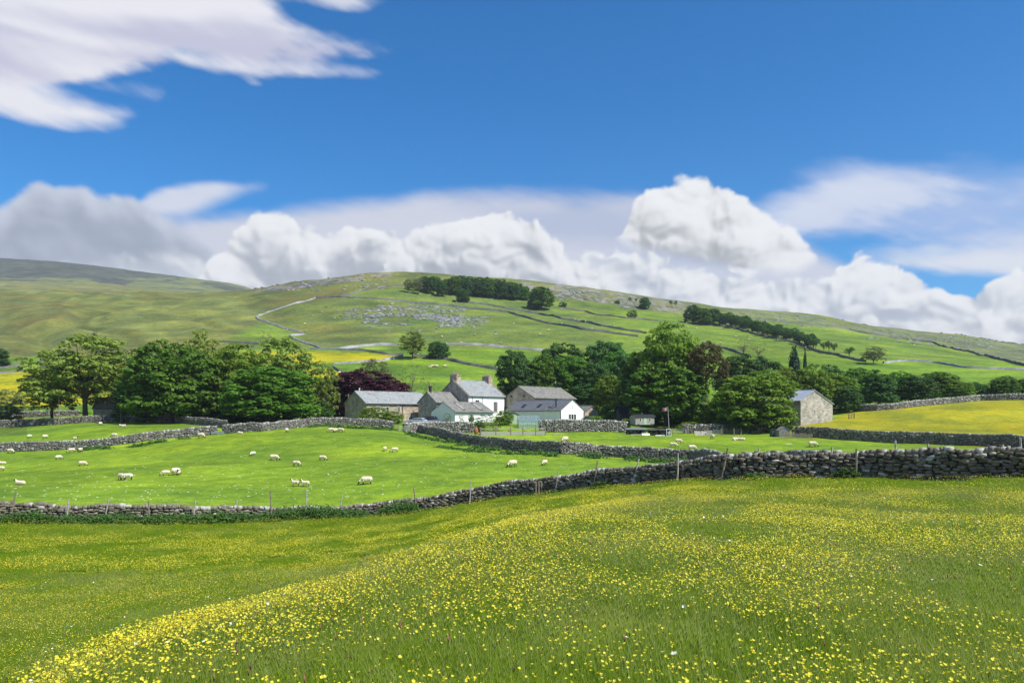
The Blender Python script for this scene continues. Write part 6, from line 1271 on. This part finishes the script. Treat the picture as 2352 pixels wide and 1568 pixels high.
def scatter(name, label, cat, meshes, P, rz, sc, tilt=None):
    """instances of a few patch meshes on a cloud of points, all in one object"""
    pts = bpy.data.meshes.new(name); pts.vertices.add(len(P)); pts.vertices.foreach_set('co', np.asarray(P, np.float32).ravel())
    e = np.column_stack([tilt if tilt is not None else np.zeros((len(P), 2)), rz]).astype(np.float32)
    a = pts.attributes.new('rot', 'FLOAT_VECTOR', 'POINT'); a.data.foreach_set('vector', e.ravel()); a = pts.attributes.new('sc', 'FLOAT_VECTOR', 'POINT'); a.data.foreach_set('vector', np.asarray(sc, np.float32).ravel())
    a = pts.attributes.new('pick', 'INT', 'POINT'); a.data.foreach_set('value', rng.integers(0, len(meshes), len(P)).astype(np.int32))
    o = link(name, pts); ng = bpy.data.node_groups.new(name, 'GeometryNodeTree'); ng.interface.new_socket('Geometry', in_out='INPUT', socket_type='NodeSocketGeometry'); ng.interface.new_socket('Geometry', in_out='OUTPUT', socket_type='NodeSocketGeometry')
    N = ng.nodes; Lk = ng.links; gi = N.new('NodeGroupInput'); go = N.new('NodeGroupOutput'); mp = N.new('GeometryNodeMeshToPoints'); ip = N.new('GeometryNodeInstanceOnPoints'); gg = N.new('GeometryNodeGeometryToInstance')
    for me in reversed(meshes):
        ob = bpy.data.objects.new(me.name, me); oi = N.new('GeometryNodeObjectInfo'); oi.inputs['Object'].default_value = ob; oi.inputs['As Instance'].default_value = True; Lk.new(oi.outputs['Geometry'], gg.inputs[0])
    def na(nm, ty):
        n_ = N.new('GeometryNodeInputNamedAttribute'); n_.data_type = ty; n_.inputs['Name'].default_value = nm; return n_.outputs['Attribute']
    Lk.new(gi.outputs[0], mp.inputs[0]); Lk.new(mp.outputs[0], ip.inputs['Points']); Lk.new(gg.outputs[0], ip.inputs['Instance']); ip.inputs['Pick Instance'].default_value = True
    Lk.new(na('pick', 'INT'), ip.inputs['Instance Index']); Lk.new(na('rot', 'FLOAT_VECTOR'), ip.inputs['Rotation']); Lk.new(na('sc', 'FLOAT_VECTOR'), ip.inputs['Scale']); Lk.new(ip.outputs[0], go.inputs[0])
    md = o.modifiers.new('scatter', 'NODES'); md.node_group = ng; tag(o, label, cat, kind='stuff'); return o
def meadow_pts(d0, d1, step, um=0.80, jit=0.5):
    out = []
    y = np.arange(d0, d1, step)
    for yy in y:
        w = um * yy + 1.0; x = np.arange(-w, w, step); out.append(np.column_stack([x + rng.uniform(-jit, jit, len(x)) * step, yy + rng.uniform(-jit, jit, len(x)) * step]))
    P = np.concatenate(out); px = CX + FPX * P[:, 0] / P[:, 1]; P = P[P[:, 1] < wall1_d(px) - .35]
    return np.column_stack([P, H(P[:, 0], P[:, 1])])
def slope_tilt(P, e=.6):
    gx_ = (H(P[:, 0] + e, P[:, 1]) - H(P[:, 0] - e, P[:, 1])) / (2*e); gy_ = (H(P[:, 0], P[:, 1] + e) - H(P[:, 0], P[:, 1] - e)) / (2*e)
    return gx_, gy_
def grass(label, d0, d1, step, meshes, hs=1.0):
    P = meadow_pts(d0, d1, step); n = len(P); gx_, gy_ = slope_tilt(P); hsc = 1 + .38 * fbm(P[:, 0] / 2.5, P[:, 1] / 2.5, 50, 3)
    px = CX + FPX * P[:, 0] / P[:, 1]; hsc = hsc * np.where((P[:, 1] > wall1_d(px) - 6) & (px < 1000), 1.25, 1.0) * hs * np.where((px < 1150) & (P[:, 1] > np.interp(px, [-200, 0, 300, 560, 800, 1000, 1130], [5, 6, 8, 11, 13, 16, 19])), .62, 1.0)
    # rotation by euler XYZ: tilt to the slope after the turn about z
    rz = rng.uniform(0, 6.28, n); cz, sz = np.cos(rz), np.sin(rz); lx, ly = gx_, gy_    # patches keep z up but follow the slope
    tx_ = np.arctan(ly); ty_ = -np.arctan(lx)
    rz = rng.integers(0, 2, n) * math.pi * 0 + rng.normal(0, .35, n)
    return scatter('meadow_grass', label, 'grass', meshes, P, rz, np.column_stack([np.ones(n), np.ones(n), hsc]), np.column_stack([tx_, ty_]))
M['culm'] = grass_mat('hay_culm', (.26, .34, .06), (.46, .52, .16), (.55, .50, .24))
nearp = [patch('hay_near_%s' % c_, 0.7, 2700, .16, .36, .0026, 60 + i, .01) for i, c_ in enumerate('abcde')]
midp = [patch('hay_mid_%s' % c_, 1.2, 3000, .18, .36, .0046, 70 + i, .01) for i, c_ in enumerate('abcde')]
farp = [patch('hay_far_%s' % c_, 2.4, 3200, .18, .36, .013, 80 + i, .01) for i, c_ in enumerate('abcd')]
grass('tall hay grass on the near knoll of the meadow', 2.2, 11, .46, nearp)
grass('hay grass on the middle of the meadow', 11, 27, .82, midp)
grass('hay grass below the near wall', 27, 66, 1.6, farp, .9)
grass('pale hay culms and seed heads standing above the near grass', 2.4, 13, .62, [patch('culm_near_%s' % c_, .9, 95, .34, .56, .0022, 90 + i, .5, 'culm') for i, c_ in enumerate('abcd')])
grass('pale hay culms over the middle of the meadow', 13, 34, 1.3, [patch('culm_mid_%s' % c_, 1.8, 190, .30, .50, .0042, 95 + i, .4, 'culm') for i, c_ in enumerate('abc')])

m, nt, o = new_mat('buttercup_petal'); finish(nt, o, mix(noise(wpos(), 1.1, 2.0), (.92, .76, .02), (.95, .86, .09)), .35, None, .5, .4); M['petal'] = m; M['white_fl'] = plain('white_blossom', (.72, .74, .62), .7, .1, 2.0); M['sorrel'] = plain('sorrel_heads', (.22, .095, .06), .8, .3, 2.0); M['stem'] = plain('flower_stem', (.05, .12, .015), .6, .2, 2.0)
def flowers(name, label, P, hgt, rad, mat, stem=True):
    """five-petalled cups, each leaning its own way, on thin stems"""
    n = len(P); az_ = rng.uniform(0, 6.28, n); tl = rng.uniform(0, 1.0, n); nrm = np.column_stack([np.sin(tl) * np.cos(az_), np.sin(tl) * np.sin(az_), np.cos(tl)]); a = np.cross(nrm, [0.3, 1, .1]); a /= np.linalg.norm(a, axis=1, keepdims=True); b = np.cross(nrm, a)
    c_ = P + np.column_stack([rng.normal(0, .03, (n, 2)), hgt]); r_ = rad[:, None]; V = [c_ - nrm * r_ * .45]
    for k in range(10): q = k * math.pi / 5 + .3; rr = 1.0 if k % 2 == 0 else .72; V.append(c_ + (a * math.cos(q) + b * math.sin(q)) * r_ * rr + nrm * r_ * (.25 if k % 2 == 0 else .1))
    V = np.stack(V, 1).reshape(-1, 3); o_ = np.arange(n)[:, None] * 11; F = np.concatenate([o_ + np.array([0, 1 + k, 1 + (k + 1) % 10]) for k in range(10)]); mi = np.zeros(len(F), int)
    if stem:
        s0 = P - [0, 0, .02]; sv = np.stack([s0 - [.0012, 0, 0], s0 + [.0012, 0, 0], c_ - nrm * r_ * .4], 1).reshape(-1, 3); SF = len(V) + np.arange(3 * n).reshape(-1, 3); V = np.concatenate([V, sv]); F = np.concatenate([F, SF]); mi = np.concatenate([mi, np.ones(n, int)])
    o = link(name, np_mesh(name, V, F, [M[mat], M['stem']], mi)); tag(o, label, 'flowers', kind='stuff'); return o
def lowfac(P, v):
    px = CX + FPX * P[:, 0] / P[:, 1]; return np.where((px < 1150) & (P[:, 1] > CREST(px) + 2), v, 1.0)
CREST = lambda px: np.interp(px, [-200, 0, 300, 560, 800, 1000, 1130, 1300], [3.6, 4.8, 6.2, 8, 10, 13, 16, 20])
def flower_pts(d0, d1, dens, seed, um=.72):
    A = um * (d1**2 - d0**2); n = int(dens * A); y = np.sqrt(rng.uniform(d0**2, d1**2, n)); x = rng.uniform(-um, um, n) * y; px = CX + FPX * x / y
    crest = CREST(px)   # the knoll edge carries most flowers
    edge = np.exp(-((y - crest) / (1.2 + crest * .12))**2) * (px < 1300)
    f = .92 + 2.7 * fbm(x / 1.5, y / 2.6, seed, 5) + .5 * fbm(x / 14, y / 14, seed + 7, 2) + 1.8 * edge
    low = (px < 1150) & (y > crest + 2); f = np.where(low & (y < 30), f * np.clip((950 - px) / 500, 0.05, 1.0), f)
    f = np.where(y > wall1_d(px) - 9, f * .35, f); k = (rng.random(n) < np.clip(f, .02, 1.6) / 1.6) & (y < wall1_d(px) - 1.0)
    x, y = x[k], y[k]; return np.column_stack([x, y, H(x, y)])
P = flower_pts(3.2, 14, 380, 201); flowers('buttercups', 'yellow buttercups thick on the near knoll of the meadow', P, rng.uniform(.40, .60, len(P)), rng.uniform(.008, .0165, len(P)), 'petal')
P = flower_pts(14, 34, 180, 202); flowers('buttercups', 'yellow buttercups over the middle of the meadow', P, rng.uniform(.40, .58, len(P)) * lowfac(P, .9), rng.uniform(.012, .019, len(P)) * lowfac(P, .75), 'petal', False)
P = flower_pts(34, 66, 95, 203); flowers('buttercups', 'tiny buttercups far down the meadow towards the near wall', P, rng.uniform(.36, .5, len(P)), rng.uniform(.014, .024, len(P)), 'petal', False)
P = flower_pts(3.5, 30, 1.6, 204); P = P[fbm(P[:, 0] / 2, P[:, 1] / 2, 66, 2) > .02]; flowers('white_blossoms', 'few white umbels scattered among the buttercups', P, rng.uniform(.35, .5, len(P)), rng.uniform(.015, .035, len(P)), 'white_fl', False)
def spikes(P, hgt):
    mb_v = []; n = len(P); r_ = rng.uniform(.005, .009, n); l_ = rng.uniform(.05, .11, n); b = P + np.column_stack([np.zeros((n, 2)), hgt]); up = np.zeros((n, 3)); up[:, 2] = 1
    V = np.stack([b, b + np.column_stack([r_, r_ * 0, l_ * .4]), b + np.column_stack([-r_ * .5, r_, l_ * .4]), b + np.column_stack([-r_ * .5, -r_, l_ * .4]), b + np.column_stack([r_ * 0, r_ * 0, l_])], 1).reshape(-1, 3); o_ = np.arange(n)[:, None] * 5
    F = np.concatenate([o_ + np.array(q_) for q_ in ((0, 1, 2), (0, 2, 3), (0, 3, 1), (4, 2, 1), (4, 3, 2), (4, 1, 3))]); o = link('sorrel', np_mesh('sorrel', V, F, [M['sorrel']])); tag(o, 'reddish sorrel and grass heads in the meadow', 'wild plants', kind='stuff')
P = flower_pts(3.5, 34, 5, 207); spikes(P, rng.uniform(.34, .5, len(P)))

# ------------------------------------------------------------------ haze over the valley
q = MB(); q.box(-9000, 9000, -60, 2720, -60, 470); m, nt, o = new_mat('haze_air'); pv = nt.nodes.new('ShaderNodeVolumePrincipled'); pv.inputs['Density'].default_value = 0.00010; pv.inputs['Color'].default_value = (.80, .88, 1.0, 1); pv.inputs['Anisotropy'].default_value = 0.2
nt.links.new(pv.outputs[0], o.inputs['Volume']); o = q.build('haze', m); o['kind'] = 'stuff'; o['label'] = 'thin blue air that fades the far fells'
